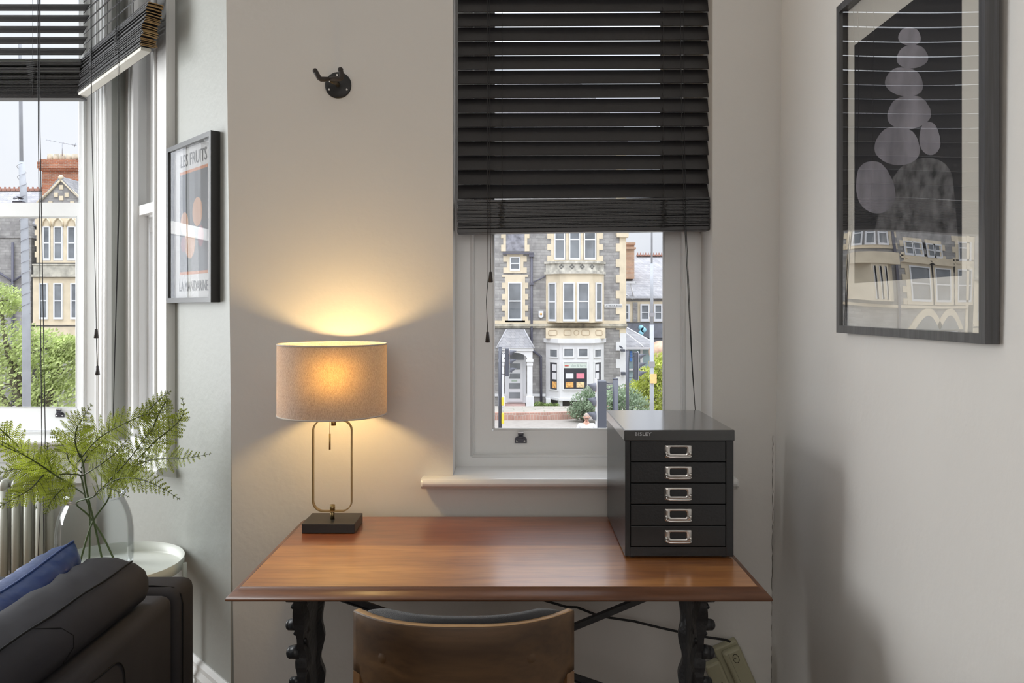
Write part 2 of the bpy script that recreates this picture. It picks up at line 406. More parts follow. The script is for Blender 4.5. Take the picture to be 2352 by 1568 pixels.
# ------------------------------------------------------------------ sash windows
def ring_frame(b, x0, x1, z0, z1, wl, wr, wb, wt, y0, y1, M=None):
    b.box(x0, x0+wl, y0, y1, z0, z1, M); b.box(x1-wr, x1, y0, y1, z0, z1, M)
    b.box(x0+wl, x1-wr, y0, y1, z0, z0+wb, M); b.box(x0+wl, x1-wr, y0, y1, z1-wt, z1, M)
def bead_frame(b, x0, x1, z0, z1, r, y, M=None):
    """small rounded moulding around a rectangle"""
    T = M if M is not None else Matrix.Identity(4)
    for p, q in (((x0, z0), (x0, z1)), ((x1, z0), (x1, z1)), ((x0, z0), (x1, z0)), ((x0, z1), (x1, z1))):
        b.tube([T @ Vector((p[0], y, p[1])), T @ Vector((q[0], y, q[1]))], r, 8)

def sash(parent, x0, x1, z0, z1, y0, y1, wl, wr, wb, wt, m, M=None, horns=False):
    b = MB(); ring_frame(b, x0, x1, z0, z1, wl, wr, wb, wt, y0, y1, M)
    bead_frame(b, x0+wl+.003, x1-wr-.003, z0+wb+.003, z1-wt-.003, .005, y0+.004, M)
    if horns:
        for xa in (x0, x1-wl):
            b.prism([(xa, z0), (xa+wl, z0), (xa+wl*.85, z0-.055), (xa+wl*.5, z0-.07), (xa+wl*.15, z0-.05)], y0, y1, 'XZ', M)
    o = mesh_obj('sash', b, m, parent)
    g = MB(); g.box(x0+wl-.002, x1-wr+.002, (y0+y1)/2-.0015, (y0+y1)/2+.0015, z0+wb-.002, z1-wt+.002, M)
    mesh_obj('pane', g, PANE, o); return o

# centre window
w1 = thing('window_1', (.21, 2.56, ZS), kind='structure')
b = MB()
ring_frame(b, OX0, OX1, ZS-.02, 2.72, .0505, .0545, .052, .07, 2.545, 2.70)
# staff bead, two steps
ring_frame(b, OX0+.0505, OX1-.0545, ZS+.032, 2.65, .007, .007, .007, .007, 2.549, 2.57)
bead_frame(b, OX0+.0505, OX1-.0545, ZS+.032, 2.65, .006, 2.548)
mesh_obj('window_frame', b, GLOSSG, w1)
xs0, xs1 = at(1097, 0, 2.575).x, at(1560, 0, 2.575).x
gl0, gl1 = at(1131, 0, 2.575).x, at(1527, 0, 2.575).x
xs0, xs1 = OX0+.0545, OX1-.0585; zb, zg = .884, EYE-(988-CY)/F*2.575
lw = sash(w1, xs0-.004, xs1+.004, zb, 1.81, 2.570, 2.608, gl0-xs0+.004, xs1-gl1+.004, zg-zb, .035, GLOSSG)
up = sash(w1, xs0-.004, xs1+.004, 1.775, 2.66, 2.612, 2.650, gl0-xs0+.004, xs1-gl1+.004, .035, .05, GLOSSG)
# sill board: nosed, with the bed moulding under it
def sill(parent, x0, x1, yb, yf, zt, r, M=None, yopen=None):
    b = MB(); T = M if M is not None else Matrix.Identity(4)
    n = 8; pr = [(yb, zt), (yf+r, zt)] + [(yf+r - r*math.sin(PI*i/n), zt - r + r*math.cos(PI*i/n)) for i in range(1, n+1)] + [(yf+.022, zt-2*r), (yf+.028, zt-2*r-.008), (yf+.034, zt-2*r-.008), (yf+.034, zt-2*r+.001), (yb, zt-2*r+.001)]
    return b, pr, T
b, pr, T = sill(w1, 0, 0, 2.552, 2.350, ZS, .0135)
xl, xr = at(966, 0, 2.36).x, at(1696, 0, 2.36).x
# part inside the opening
pin = [(y, z) for y, z in ((2.552, ZS), (2.40, ZS), (2.40, ZS-.027), (2.552, ZS-.027))]
b.prism([(a, z) for a, z in pin], OX0+.0005, OX1-.0005, 'YZ')
pout = [(min(y, YW-.0005), z) for y, z in pr]
seen = []; [seen.append(p) for p in pout if p not in seen]
ends = []
for x, k in ((xl, .0), (xl+.006, 1), (xr-.006, 1), (xr, 0.0)):
    ends.append([Vector((x, (y if k else max(y, 2.356)), z if k else (z if z < ZS-.003 else z-.004))) for y, z in seen])
b.loft(ends, smooth=False)
mesh_obj('window_sill', b, GLOSSW, w1)
# sash lift / fitch fastener on the bottom rail
def lift(parent, c, M=None):
    b = MB(); x, y, z = c
    b.prism([(-.020, -.013), (.020, -.013), (.020, .002), (.013, .008), (-.013, .008), (-.020, .002)], -.003, 0, 'XZ', Matrix.Translation((x, y, z)))
    b.box(x-.009, x+.009, y-.016, y-.002, z+.004, z+.012, bevel=.002)
    b.box(x-.009, x+.009, y-.018, y-.002, z+.013, z+.024, bevel=.003)
    o = mesh_obj('sash_fastener', b, DARKMETAL, parent); o['label'] = 'chrome and steel fastener on the bottom rail'
    s = MB()
    for dx in (-.0125, .0125): s.lathe([(0, -.0015), (.003, -.0015), (.0035, 0), (.0035, .001)], (x+dx, y-.003, z-.006), 12, M=Matrix.Rotation(PI/2, 4, 'X').to_3x3().to_4x4())
    s.box(x-.010, x+.010, y-.019, y-.003, z+.021, z+.025, bevel=.001)
    mesh_obj('screw', s, CHROME, o); return o
q = at(1196, 1008, 2.569); lift(w1, (q.x, 2.5695, q.z))

# bay front window
w2 = thing('window_2', (-2.5, YF+.05, .79), kind='structure')
b = MB(); fy = YF+.005
ring_frame(b, WX0, WX1, .76, zt, .07, .050, .055, .08, YF+.0, YF+.2)
bead_frame(b, WX0+.07, WX1-.050, .815, zt-.08, .009, YF+.004)
b.box(WX0, bx1-.005, YF-.014, YF, zt, zt+.1)
mesh_obj('window_frame', b, GLOSSG, w2)
gx1 = at(181, 0, YF+.07).x; gxu = at(188, 0, YF+.115).x
zr1, zr0 = EYE+(CY-465)/F*(YF+.055), EYE+(CY-497)/F*(YF+.055)
sx1 = WX1-.050
sash(w2, WX0+.07, sx1, .825, zr1, YF+.055, YF+.097, .05, sx1-gx1, EYE-(938-CY)/F*(YF+.055)-.825, zr1-zr0, GLOSSG)
sash(w2, WX0+.07, sx1, zr0+.01, zt-.08, YF+.10, YF+.142, .05, max(.02, sx1-gxu), .03, .05, GLOSSG, horns=False)
b = MB(); pr = [(YF+.06, .80), (YF-.075, .80)] + [(YF-.075-.012*math.sin(PI*i/8), .788+.012*math.cos(PI*i/8)) for i in range(1, 9)] + [(YF-.05, .77), (YF-.03, .745), (YF, .74), (YF+.06, .76)]
b.prism([(a, z) for a, z in pr], WX0-.1, bx1+.02, 'YZ'); mesh_obj('window_sill', b, GLOSSW, w2)
b = MB(); b.box(WX0, bx1-.06, YF-.012, YF, .60, .735); b.box(WX0, bx1-.06, YF-.02, YF, .69, .74, bevel=.004); mesh_obj('apron', b, GLOSSG, w2)
q = at(138, 951, YF+.054); lift(w2, (q.x, YF+.0545, q.z))
# catch on the meeting rail
b = MB(); q = at(42, 462, YF+.07); b.box(q.x-.022, q.x+.022, YF+.06, YF+.09, zr1, zr1+.008, bevel=.002); b.tube([q+Vector((-.02, 0, .012)), q+Vector((0, -.005, .017)), q+Vector((.025, -.01, .010))], .005)
mesh_obj('sash_catch', b, DARKMETAL, w2)

# bay side window in the splay wall
w3 = thing('window_3', S(.9, -.06, .79), kind='structure')
b = MB()
ring_frame(b, .60, 1.20, .79, zt, .06, .06, .04, .06, -.20, -.055, MS)
bead_frame(b, .66, 1.14, .83, zt-.06, .007, -.053, MS)
b.box(.468, .60, 0.0, .022, .79, zt+.1, MS); b.box(.59, .606, -.0, .03, .79, zt+.1, MS)      # architrave, near side
b.box(.470, .485, .018, .03, .79, zt+.1, MS)
b.box(1.20, 1.33, 0.0, .022, .79, zt+.1, MS); b.box(1.315, 1.33, .018, .03, .79, zt+.1, MS); b.box(1.20, 1.215, .018, .03, .79, zt+.1, MS)
b.box(.60, 1.20, 0, .022, zt, zt+.1, MS)
for s_ in (1.195, 1.225, 1.245, 1.30): b.tube([S(s_, .022, .8), S(s_, .022, zt)], .006, 8)
b.box(1.10, 1.14, -.075, -.055, .83, zt-.06, MS)
mesh_obj('window_frame', b, GLOSSW, w3)
sash(w3, .665, 1.14, .835, 1.79, -.115, -.075, .045, .05, .07, .04, GLOSSW, MS)
sash(w3, .665, 1.14, 1.755, zt-.06, -.16, -.12, .045, .05, .04, .05, GLOSSW, MS, horns=True)
b = MB(); b.prism([(-.10, .815), (.055, .815), (.066, .811), (.068, .80), (.064, .79), (.03, .782), (.0, .775), (-.10, .775)], .455, 1.40, 'YZ', MS)
mesh_obj('window_sill', b, GLOSSW, w3)

# ------------------------------------------------------------------ blinds
def slat_mesh(M, x0, x1, w=.05, th=.0028, tilt=0.0, jitter=0, mats=BLACK, endm=None):
    """one wooden slat; local x along, y depth (+ outward), z up; tilt>0 lowers the room edge"""
    b = MB(); c, s = math.cos(tilt), math.sin(tilt)
    n = 6; prof = []
    for i in range(n+1):
        u = -w/2 + w*i/n; h = .0012*(1-(2*u/w)**2); prof.append((u*c - h*s, u*s + h*c))
    low = [(u - th*-s*1.0, z - th*c) for u, z in prof][::-1]
    ring = prof + [(u, z) for u, z in low]
    R = [[M @ Vector((x, y, z)) for y, z in ring] for x in (x0, x1)]
    b.loft(R, smooth=False)
    if endm is not None:
        b.bm.faces.ensure_lookup_table()
        for f in b.bm.faces:
            if len(f.verts) > 4: f.material_index = 1
        return b, [mats, endm]
    return b, mats
def tassel(parent, p, h=.032, r=.0075):
    b = MB(); b.lathe([(0, h), (r*.55, h), (r, 0), (r*.6, -.001), (0, -.001)], p, 14); return mesh_obj('tassel', b, mat('tassel_dark_wood', (.035, .028, .026), .45), parent)

# centre blind
YB = 2.455
vb = thing('venetian_blind', (.21, YB, 1.60), 'wide black venetian blind half raised over the centre window', 'blind')
bx0, bx1_ = at(1052, 0, YB).x, at(1626, 0, YB).x
T0 = Matrix.Translation((0, YB, 0))
def zc(y): return EYE+(CY-y)/F*YB
k = 0; y = 455-16.4
zs_sl = []
while zc(y) < 2.66:
    zs_sl.append(zc(y)); y -= 32.85
for i, z in enumerate(zs_sl):
    tl = math.radians(67.7 - (6 if i == 0 else 0)) + random.uniform(-.01, .01)
    roll = random.uniform(-.0008, .0008) - .0035
    M = Matrix.Translation(((bx0+bx1_)/2, YB, z)) @ Matrix.Rotation(roll, 4, 'Y')
    bb, mm = slat_mesh(M, -(bx1_-bx0)/2, (bx1_-bx0)/2, .050, .0028, tl); mesh_obj('slat', bb, mm, vb)
ztop = zc(458); nst = 21; pitch = (zc(458)-zc(523))/nst
for i in range(nst):
    M = Matrix.Translation(((bx0+bx1_)/2+random.uniform(-.0015, .0015), YB+random.uniform(-.002, .002), ztop-.001-i*pitch)) @ Matrix.Rotation(-.013, 4, 'Y')
    bb, mm = slat_mesh(M, -(bx1_-bx0)/2, (bx1_-bx0)/2, .050, .0030, random.uniform(-.03, .03)); mesh_obj('slat', bb, mm, vb)
zrail = ztop-nst*pitch-.008
b = MB(); b.box(-(bx1_-bx0)/2, (bx1_-bx0)/2, -.026, .026, -.007, .007, Matrix.Translation(((bx0+bx1_)/2, YB, zrail)) @ Matrix.Rotation(-.013, 4, 'Y'), bevel=.002)
mesh_obj('bottom_rail', b, BLACK, vb)
b = MB(); b.box(bx0, bx1_, YB-.03, YB+.03, 2.665, 2.715, bevel=.003); mesh_obj('head_rail', b, BLACK, vb)
for px in (1153, 1521):
    x = at(px, 0, YB).x
    b = MB()
    for yy in (YB-.024, YB+.024): b.tube([(x, yy, zrail), (x, yy, 2.66)], .0008, 5)
    for z in zs_sl: b.tube([(x, YB-.012, z-.018), (x, YB+.012, z+.014)], .0007, 4)
    # gathered ladder loops on the stack
    pts = []
    for i in range(60):
        t = i/59; pts.append((x+.011*math.sin(i*1.9)+.004*math.sin(i*.7), YB-.029-.003*abs(math.sin(i*1.3)), ztop-.005-t*(ztop-zrail-.01)))
    b.tube(pts, .0007, 5); mesh_obj('ladder_cord', b, LADDER, vb)
xa = at(1120, 0, 2.41).x; xb_ = at(1125, 0, 2.41).x
b = MB(); p1 = at(1127, 624, 2.41); p2 = at(1120, 762, 2.41)
b.tube([(xa, 2.42, 2.66), (xa, 2.418, 1.7), p1+Vector((-.008, 0, -.02)), at(1117, 690, 2.41), p2], .0011, 6)
b.tube([(xb_, 2.42, 2.66), (xb_, 2.418, 1.7), p1], .0011, 6); mesh_obj('lift_cord', b, CORD, vb)
tassel(vb, p1+Vector((0, 0, -.032))); tassel(vb, p2+Vector((0, 0, -.032)))
b = MB(); b.tube([at(1562, -60, 2.42), at(1566, 300, 2.42), at(1573, 520, 2.42), at(1583, 720, 2.425), at(1590, 850, 2.42), at(1597, 944, 2.415), at(1603, 1010, 2.41)], .0012, 6)
b.tube([at(1570, -60, 2.422), at(1572, 300, 2.422), at(1576, 520, 2.422), at(1585, 720, 2.427), at(1591, 850, 2.422), at(1597, 944, 2.417), at(1604, 1015, 2.412)], .0010, 6); mesh_obj('lift_cord', b, CORD, vb)

# bay front blind, partly lowered with open slats
YL = 3.22
vb2 = thing('venetian_blind', (-2.5, YL, 2.2), 'dark venetian blind with open upper slats over the bay front window', 'blind')
lx1 = at(192, 0, YL).x; lx0 = -3.2
def zl(y): return EYE+(CY-y)/F*YL
y = 117.5; n = 0
while zl(y) < 3.0:
    M = Matrix.Translation(((lx0+lx1)/2+.004*random.uniform(-1, 1)+.004*n, YL, zl(y))) @ Matrix.Rotation(random.uniform(-.001, .001), 4, 'Y')
    bb, mm = slat_mesh(M, (lx0-lx1)/2, (lx1-lx0)/2, .05, .0028, math.radians(50)); mesh_obj('slat', bb, mm, vb2); y -= 25.3; n += 1
zs_, zbm = zl(139), zl(222)
for i in range(26):
    t = i/25; z = zs_ - (zs_-zbm)*(t**.85)
    M = Matrix.Translation(((lx0+lx1)/2+random.uniform(-.003, .003), YL+random.uniform(-.004, .004), z)) @ Matrix.Rotation(random.uniform(-.003, .003)*(1-t), 4, 'Y')
    bb, mm = slat_mesh(M, (lx0-lx1)/2, (lx1-lx0)/2, .05, .003, random.uniform(-.12, .12)*(1-t)+.05); mesh_obj('slat', bb, mm, vb2)
b = MB(); b.box(lx0, lx1, YL-.026, YL+.026, zl(229), zl(223), bevel=.002); mesh_obj('bottom_rail', b, BLACK, vb2)
for px in (84,):
    x = at(px, 0, YL).x; b = MB()
    for yy in (YL-.026, YL+.026): b.tube([(x, yy, zbm), (x, yy, 3.0)], .001, 5)
    pts = [(x+.030*math.sin(i*2.1)*(1-i/55), YL-.03-.004*abs(math.sin(i*1.1)), zs_-.004-(zs_-zbm)*i/55) for i in range(40)]
    b.tube(pts, .0013, 5); mesh_obj('ladder_cord', b, LADDER, vb2)
b = MB()
for a, c in ((86, 96), (90, 104)):
    b.tube([at(a, -300, 3.17), at(a+2, 300, 3.17), at((a+c)/2+1, 640, 3.17), at(c, 1000, 3.17), at(c-4, 1180, 3.17), at(c-9 if a < 88 else c-3, 1290, 3.17)], .0016, 6)
mesh_obj('lift_cord', b, CORD, vb2)
b = MB(); ta = at(221, 755, 2.93); tb = at(224, 840, 2.93)
b.tube([at(206, -300, 2.93), at(211, 300, 2.93), at(219, 640, 2.93), ta, at(222, 800, 2.93), tb], .0014, 6); mesh_obj('lift_cord', b, CORD, vb2)
tassel(vb2, ta+Vector((0, 0, -.034)), .034, .0085); tassel(vb2, tb+Vector((0, 0, -.034)), .034, .0085)

# bay side blind, raised into a thick bundle whose sawn ends show
vb3 = thing('venetian_blind', S(.85, .08, 2.2), 'raised dark venetian blind with brown sawn ends over the bay side window', 'blind')
pS = .085
def sOf(px, p):
    k_ = (px-CX)/F; o_ = P0+NS*p; return (k_*o_.y-o_.x)/(DS.x-k_*DS.y)
s0, s1 = sOf(352, pS), sOf(201, pS)
MB3 = MS @ Matrix.Translation((0, pS, 0)) @ Matrix.Diagonal((1, -1, 1, 1))
def yz(py, s): return EYE+(CY-py)/F*(P0+DS*s+NS*pS).y
zb0 = yz(118, s0); zt0 = yz(12, s0)
ns = 31
for i in range(ns):
    t = i/(ns-1); z = zb0+.012 + (zt0-zb0-.012)*t
    sh = -.03 + .03*min(1, t*3) if t < .33 else 0
    off = random.uniform(-.012, .004) + (.012*math.sin(t*5))
    lean = .016*(1-t)*-1
    M = MB3 @ Matrix.Translation((0, lean + random.uniform(-.004, .004), z)) @ Matrix.Rotation(random.uniform(-.004, .004), 4, 'Y')
    bb, mm = slat_mesh(M, s0+off-.006*math.sin(3*t), s1+random.uniform(-.004, .004), .05, .0032, random.uniform(-.03, .03)-.04, endm=BROWN_END); mesh_obj('slat', bb, mm, vb3)
for i in range(11):
    z = zt0+.03+i*.044
    M = MB3 @ Matrix.Translation((0, 0, z)); bb, mm = slat_mesh(M, s0-.01, s1, .05, .0028, math.radians(50), endm=BROWN_END); mesh_obj('slat', bb, mm, vb3)
b = MB(); b.box(s0, s1, -.040, -.006, zb0-.004, zb0+.008, MB3, bevel=.002); o = mesh_obj('bottom_rail', b, CREAM_RAIL, vb3); o['label'] = 'cream painted bottom rail'
for px in (213, 275, 290):
    s = sOf(px, pS+.028) if px != 290 else sOf(268, pS+.03); b = MB()
    if px == 275:
        s = sOf(270, pS+.028)
    pp = lambda dz, dp=.031, ds=0: S(s+ds, pS+dp, dz)
    if px == 290: continue
    b.tube([pp(zb0), pp(3.0)], .0011, 5); b.tube([S(s, pS-.026, zt0), S(s, pS-.026, 3.0)], .0011, 5)
    b.tube([pp(zt0-.002-(zt0-zb0)*i/60, .033+.004*abs(math.sin(i*.9)), .018*math.sin(i*2.3)) for i in range(58)], .0012, 5)
    mesh_obj('ladder_cord', b, LADDER, vb3)
b = MB()
for d in (0, 4):
    b.tube([at(270+d, -300, 2.75), at(271+d, 200, 2.75), at(272+d*.6, 450, 2.75), at(268+d*.3, 640, 2.75), at(263+d*.2, 820, 2.75), at(260, 965, 2.75)], .0013, 6)
mesh_obj('lift_cord', b, CORD, vb3)
# ------------------------------------------------------------------ desk
DT = .743
DESK = wood('desk_board', (.30, .105, .028), (.44, .175, .045), (.56, .245, .07), axis='X', rough=.42, streak=9,
            boards=[(-.147, (.90, .86, .84)), (.013, (.55, .38, .34))], coat=1.0)
DESK.node_tree.nodes['Principled BSDF'].inputs['Coat IOR'].default_value = 1.75
DESKEDGE = wood('desk_edge', (.10, .038, .016), (.15, .058, .024), (.20, .082, .034), axis='X', rough=.45, coat=.1)
IRON = mat('cast_iron_paint', (.022, .023, .026), .42, bump=.25, bscale=60)
dx0, dx1, dyf, dyb = -.613, .5475, 1.760, 2.345
desk = thing('desk', (-.03, 2.05, 0), 'wooden desk with moulded edge and ornate black iron legs under the window', 'desk')
def slab_ring(off, z): return [Vector((dx0-off, dyf-off, z)), Vector((dx1+off, dyf-off, z)), Vector((dx1+off, dyb+min(off, .004), z)), Vector((dx0-off, dyb+min(off, .004), z))]
b = MB()
b.poly([p for p in slab_ring(0, DT)]); b.loft([slab_ring(0, DT), slab_ring(0, DT-.012)], caps=False, smooth=False); b.poly(slab_ring(0, DT-.012)[::-1])
bmesh.ops.remove_doubles(b.bm, verts=b.bm.verts, dist=1e-6)
top = mesh_obj('desk_top', b, DESK, desk, recalc=True)
# the wood texture must read world coordinates for the board joints: keep the mesh origin at world origin
b = MB(); prof = [(0.0006, DT-.0002), (.0015, DT-.0015), (.006, DT-.006), (.012, DT-.0095), (.019, DT-.013), (.024, DT-.0165), (.0262, DT-.020), (.0255, DT-.0235), (.022, DT-.0255), (.010, DT-.0265), (-.03, DT-.0265)]
b.loft([slab_ring(o_, z_) for o_, z_ in prof], caps=False, smooth=True); mesh_obj('edge_moulding', b, DESKEDGE, desk)
for x_ in (-.56, .42): b = MB(); b.box(x_, x_+.085, 1.84, 2.27, DT-.045, DT-.026); mesh_obj('bearer', b, DESKEDGE, desk)

def iron_leg(X, out):
    """ornate cast end frame seen nearly edge on; out = -1/+1 the side the bosses stand on"""
    yc = 2.04
    def edge(z, k):  # half width in Y with scallops
        base = .14 + .055*math.cos(z*6.3+.4) if z > .12 else .14+.055*math.cos(.12*6.3+.4)+(.12-z)*.9
        return base + .010*abs(math.sin(z*34+k)) + .006*math.sin(z*71)
    zs = [.0+i*.0125 for i in range(57)]
    b = MB(); hw = lambda z: .011+.0035*math.sin(z*55)
    rings = []
    for z in zs:
        h = hw(z); e0, e1 = edge(z, 0), edge(z, 1)
        # outline with openwork groove down the face
        rings.append([Vector((X-h, yc-e0, z)), Vector((X+h, yc-e0, z)), Vector((X+h*1.3, yc-e0*.72, z)), Vector((X+h*.35, yc-e0*.5, z)), Vector((X+h*.35, yc+e1*.5, z)), Vector((X+h*1.3, yc+e1*.72, z)), Vector((X+h, yc+e1, z)), Vector((X-h, yc+e1, z)), Vector((X-h*1.3, yc+e1*.72, z)), Vector((X-h*.35, yc+e1*.5, z)), Vector((X-h*.35, yc-e0*.5, z)), Vector((X-h*1.3, yc-e0*.72, z))])
    b.loft(rings, smooth=False)
    b.box(X-.03, X+.03, yc-.20, yc+.20, DT-.052, DT-.045)
    # upper flange, tracery ribs
    for j in range(9):
        z = .66-j*.075; r = .013+.006*((j*7) % 3)/2
        for s_ in (-1, 1):
            e = edge(z, 0)*.86
            b.tube([(X + out*(.006), yc+s_*e, z), (X+out*(.022+r*.3), yc+s_*e, z-.002)], [r, r*.86], 14)
            b.ball((X+out*(.023+r*.3), yc+s_*e, z-.002), r*.62, r*.85, r*.85, 12)
        pts = [(X-out*.008, yc-edge(z, 0)*(1.0-.5*t) , z+.03-.06*t+.012*math.sin(t*6)) for t in [i/10 for i in range(11)]]
        b.tube(pts, .007, 6)
        pts = [(X+out*.010, yc-edge(z, 0)*(.95-.35*t) , z-.03+.05*t+.010*math.sin(t*6+2)) for t in [i/10 for i in range(11)]]
        b.tube(pts, .006, 6)
    return b
for X, out in ((-.528, -1), (.462, 1)): mesh_obj('leg', iron_leg(X, out), IRON, desk)
b = MB()
for (xa, za, xc_, zc_, y) in ((.455, .645, -.52, .245, 2.075), (-.52, .600+.02, .455, .283, 2.088)):
    d = Vector((xc_-xa, 0, zc_-za)).normalized(); n = Vector((-d.z, 0, d.x))*.0095
    A, B_ = Vector((xa, y, za)), Vector((xc_, y, zc_)); t = Vector((0, .003, 0))
    b.hexa([A-n-t, A+n-t, A+n+t, A-n+t, B_-n-t, B_+n-t, B_+n+t, B_-n+t])
    b.hexa([A-n*.9-t, A-n*.6-t, A-n*.6-t*4, A-n*.9-t*4, B_-n*.9-t, B_-n*.6-t, B_-n*.6-t*4, B_-n*.9-t*4])
mesh_obj('cross_brace', b, IRON, desk)

# ------------------------------------------------------------------ steel drawer cabinet
STEELBLK = mat('black_enamel_steel', (.014, .015, .017), .27, bump=.06, bscale=180, var=.1, vscale=6)
cab = thing('drawer_cabinet', (.41, 2.13, DT), 'small black steel cabinet of five drawers standing on the desk', 'cabinet')
fy_, by_ = 1.954, 2.326; cz0 = DT+.001
p = at(1433, 0, fy_).x; cx0, cx1 = p+.003, at(1686, 0, fy_).x-.001
cz1 = EYE-(987-CY)/F*(fy_)
lid = EYE-(1012-CY)/F*fy_
b = MB()
W = cx1-cx0; dl = at(1448, 0, fy_).x; dr = at(1668, 0, fy_).x
zt_, zbt = EYE-(1012-CY)/F*fy_, EYE-(1256-CY)/F*fy_
b.box(cx0, dl, fy_, by_, cz0+.004, lid, bevel=.0012); b.box(dr, cx1, fy_, by_, cz0+.004, lid, bevel=.0012)
b.box(dl, dr, fy_+.003, by_, cz0+.004, zbt-.001); b.box(dl, dr, by_-.004, by_, zbt-.001, lid)
b.box(dl-.001, dr+.001, fy_+.014, fy_+.018, zbt-.001, lid)
mesh_obj('body', b, STEELBLK, cab)
b = MB(); b.box(cx0-.0025, cx1+.0025, fy_-.003, by_+.001, lid, cz1, bevel=.0022); mesh_obj('lid', b, mat('black_enamel_steel_top', (.016, .017, .019), .25, coat=1.0), cab)
b = MB()
for x in (cx0+.02, cx1-.02):
    for y in (fy_+.02, by_-.02): b = MB(); b.cyl((x, y, DT+.0004), (x, y, cz0+.005), .008, 12); mesh_obj('foot', b, mat('rubber', (.02, .02, .02), .8), cab)
SILVER = mat('printed_silver', (.42, .43, .45), .4)
q = at(1477, 997, fy_-.0035); text_part('maker_badge', 'BISLEY', .0125, SILVER, cab, FACE_CAM(q), extrude=.0002, bold=.0002, sx=1.12, spacing=1.05)
hs = (zt_-zbt)/5
for i in range(5):
    zu = zt_-i*hs; zd = zu-hs; g = .0011
    b = MB(); b.box(dl+g, dr-g, fy_+.0015, fy_+.012, zd+g, zu-g, bevel=.0012); dwr = mesh_obj('drawer', b, STEELBLK, cab)
    cx_ = (dl+dr)/2; c = Vector((cx_, fy_+.0015, (zu+zd)/2))
    hw, hh = .0335, .0155
    b = MB()
    # plate with a label window: ring of outer rounded rect and inner chamfered rect
    def rr(w, h, r, n=4):
        P = []
        for qx, qz, a0 in ((1, 1, 0), (-1, 1, PI/2), (-1, -1, PI), (1, -1, 1.5*PI)):
            for k_ in range(n+1):
                a = a0 + PI/2*k_/n; P.append((qx*(w-r)+r*math.cos(a), qz*(h-r)+r*math.sin(a)))
        return P
    O = rr(hw, hh, .003); I = rr(.021, .0085, .004, 4)
    I = [(x_, z_+.002) for x_, z_ in I]
    R = []
    for dy, ring in ((0, O), (-.0016, [(x_*.97, z_*.94) for x_, z_ in O]), (-.0024, [(x_*1.09, z_*1.2-.0004) for x_, z_ in I]), (-.0010, I)):
        R.append([c+Vector((x_, dy, z_)) for x_, z_ in ring])
    b.loft(R, caps=False)
    hnd = mesh_obj('handle_plate', b, CHROME, dwr); hnd['label'] = 'chrome card holder plate'
    b = MB(); z_ = -.0105
    b.tube([c+Vector((-.031, -.0020, -.004)), c+Vector((-.0315, -.007, -.006)), c+Vector((-.029, -.0145, z_)), c+Vector((-.024, -.016, z_-.0008)), c+Vector((0, -.0165, z_-.001)), c+Vector((.024, -.016, z_-.0008)), c+Vector((.029, -.0145, z_)), c+Vector((.0315, -.007, -.006)), c+Vector((.031, -.0020, -.004))], .0024, 10)
    for s_ in (-1, 1): b.cyl(c+Vector((s_*.033, -.003, -.004)), c+Vector((s_*.0265, -.003, -.004)), .0036, 12)
    hd = mesh_obj('handle', b, CHROME, dwr); hd['label'] = 'chrome bail handle'

# ------------------------------------------------------------------ table lamp
LX, LY = -.514, 2.222
lamp = thing('table_lamp', (LX, LY, DT), 'lit table lamp with oatmeal drum shade, brass loop stem and black base', 'lamp')
BRASS = mat('brushed_brass', (.34, .25, .12), .36, metal=1, var=.1, vscale=40)
b = MB(); b.box(LX-.0735, LX+.0735, 2.170, 2.285, DT+.0005, DT+.027, bevel=.0015); mesh_obj('base', b, mat('black_lamp_base', (.018, .017, .016), .42), lamp)
zs_top = EYE-(964-CY)/F*LY; zs_bot = EYE-(1174-CY)/F*LY
hwL = (at(817, 0, LY).x-at(726, 0, LY).x)/2
b = MB(); rc = .030; path = []
for qx, qz, a0 in ((1, 1, 0), (-1, 1, PI/2), (-1, -1, PI), (1, -1, 1.5*PI)):
    for k_ in range(9):
        a = a0+PI/2*k_/8; path.append((qx*(hwL-rc)+rc*math.cos(a), (zs_top+zs_bot)/2+qz*((zs_top-zs_bot)/2-rc)+rc*math.sin(a), math.cos(a), math.sin(a)))
th, wd = .0028, .0075
rings = [[Vector((LX+x-nx*th/2*0, LY-wd, z)), Vector((LX+x, LY+wd, z)), Vector((LX+x-nx*th, LY+wd, z-nz*th)), Vector((LX+x-nx*th, LY-wd, z-nz*th))] for x, z, nx, nz in path]
rings.append(rings[0]); b.loft(rings, caps=False, smooth=False); bmesh.ops.remove_doubles(b.bm, verts=b.bm.verts, dist=1e-6)
mesh_obj('stem_loop', b, BRASS, lamp)
b = MB(); b.cyl((LX, LY, DT+.0265), (LX, LY, zs_bot+.003), .006, 20); b.cyl((LX, LY, zs_bot+.003), (LX, LY, zs_bot+.019), .0072, 20)
b.cyl((LX+.003, LY, zs_top-.016), (LX+.003, LY, zs_top), .0068, 20); b.cyl((LX, LY, zs_top-.001), (LX, LY, zs_top+.045), .006, 20)
mesh_obj('stem', b, BRASS, lamp)
b = MB(); px_ = LX-.0005; yq = LY-.030
for i in range(16): b.ball((px_, yq, zs_top+.004-i*.0026), .0012, seg=6)
b.tube([(px_, yq, zs_top+.03), (px_, yq, zs_top)], .0006, 5)
b.lathe([(0, -.0), (.0026, 0), (.0026, -.044), (0, -.044)], (px_, yq, EYE-(996-CY)/F*yq), 14); mesh_obj('pull_chain', b, BRASS, lamp)
zst, zsb = 1.2655, 1.0685; RS = .152
SHADE = bpy.data.materials.new('lamp_shade_linen'); SHADE.use_nodes = True
nt = SHADE.node_tree; nt.nodes.clear(); N = nt.nodes.new; L = nt.links.new
out = N('ShaderNodeOutputMaterial'); mix = N('ShaderNodeMixShader'); mix.inputs[0].default_value = .10
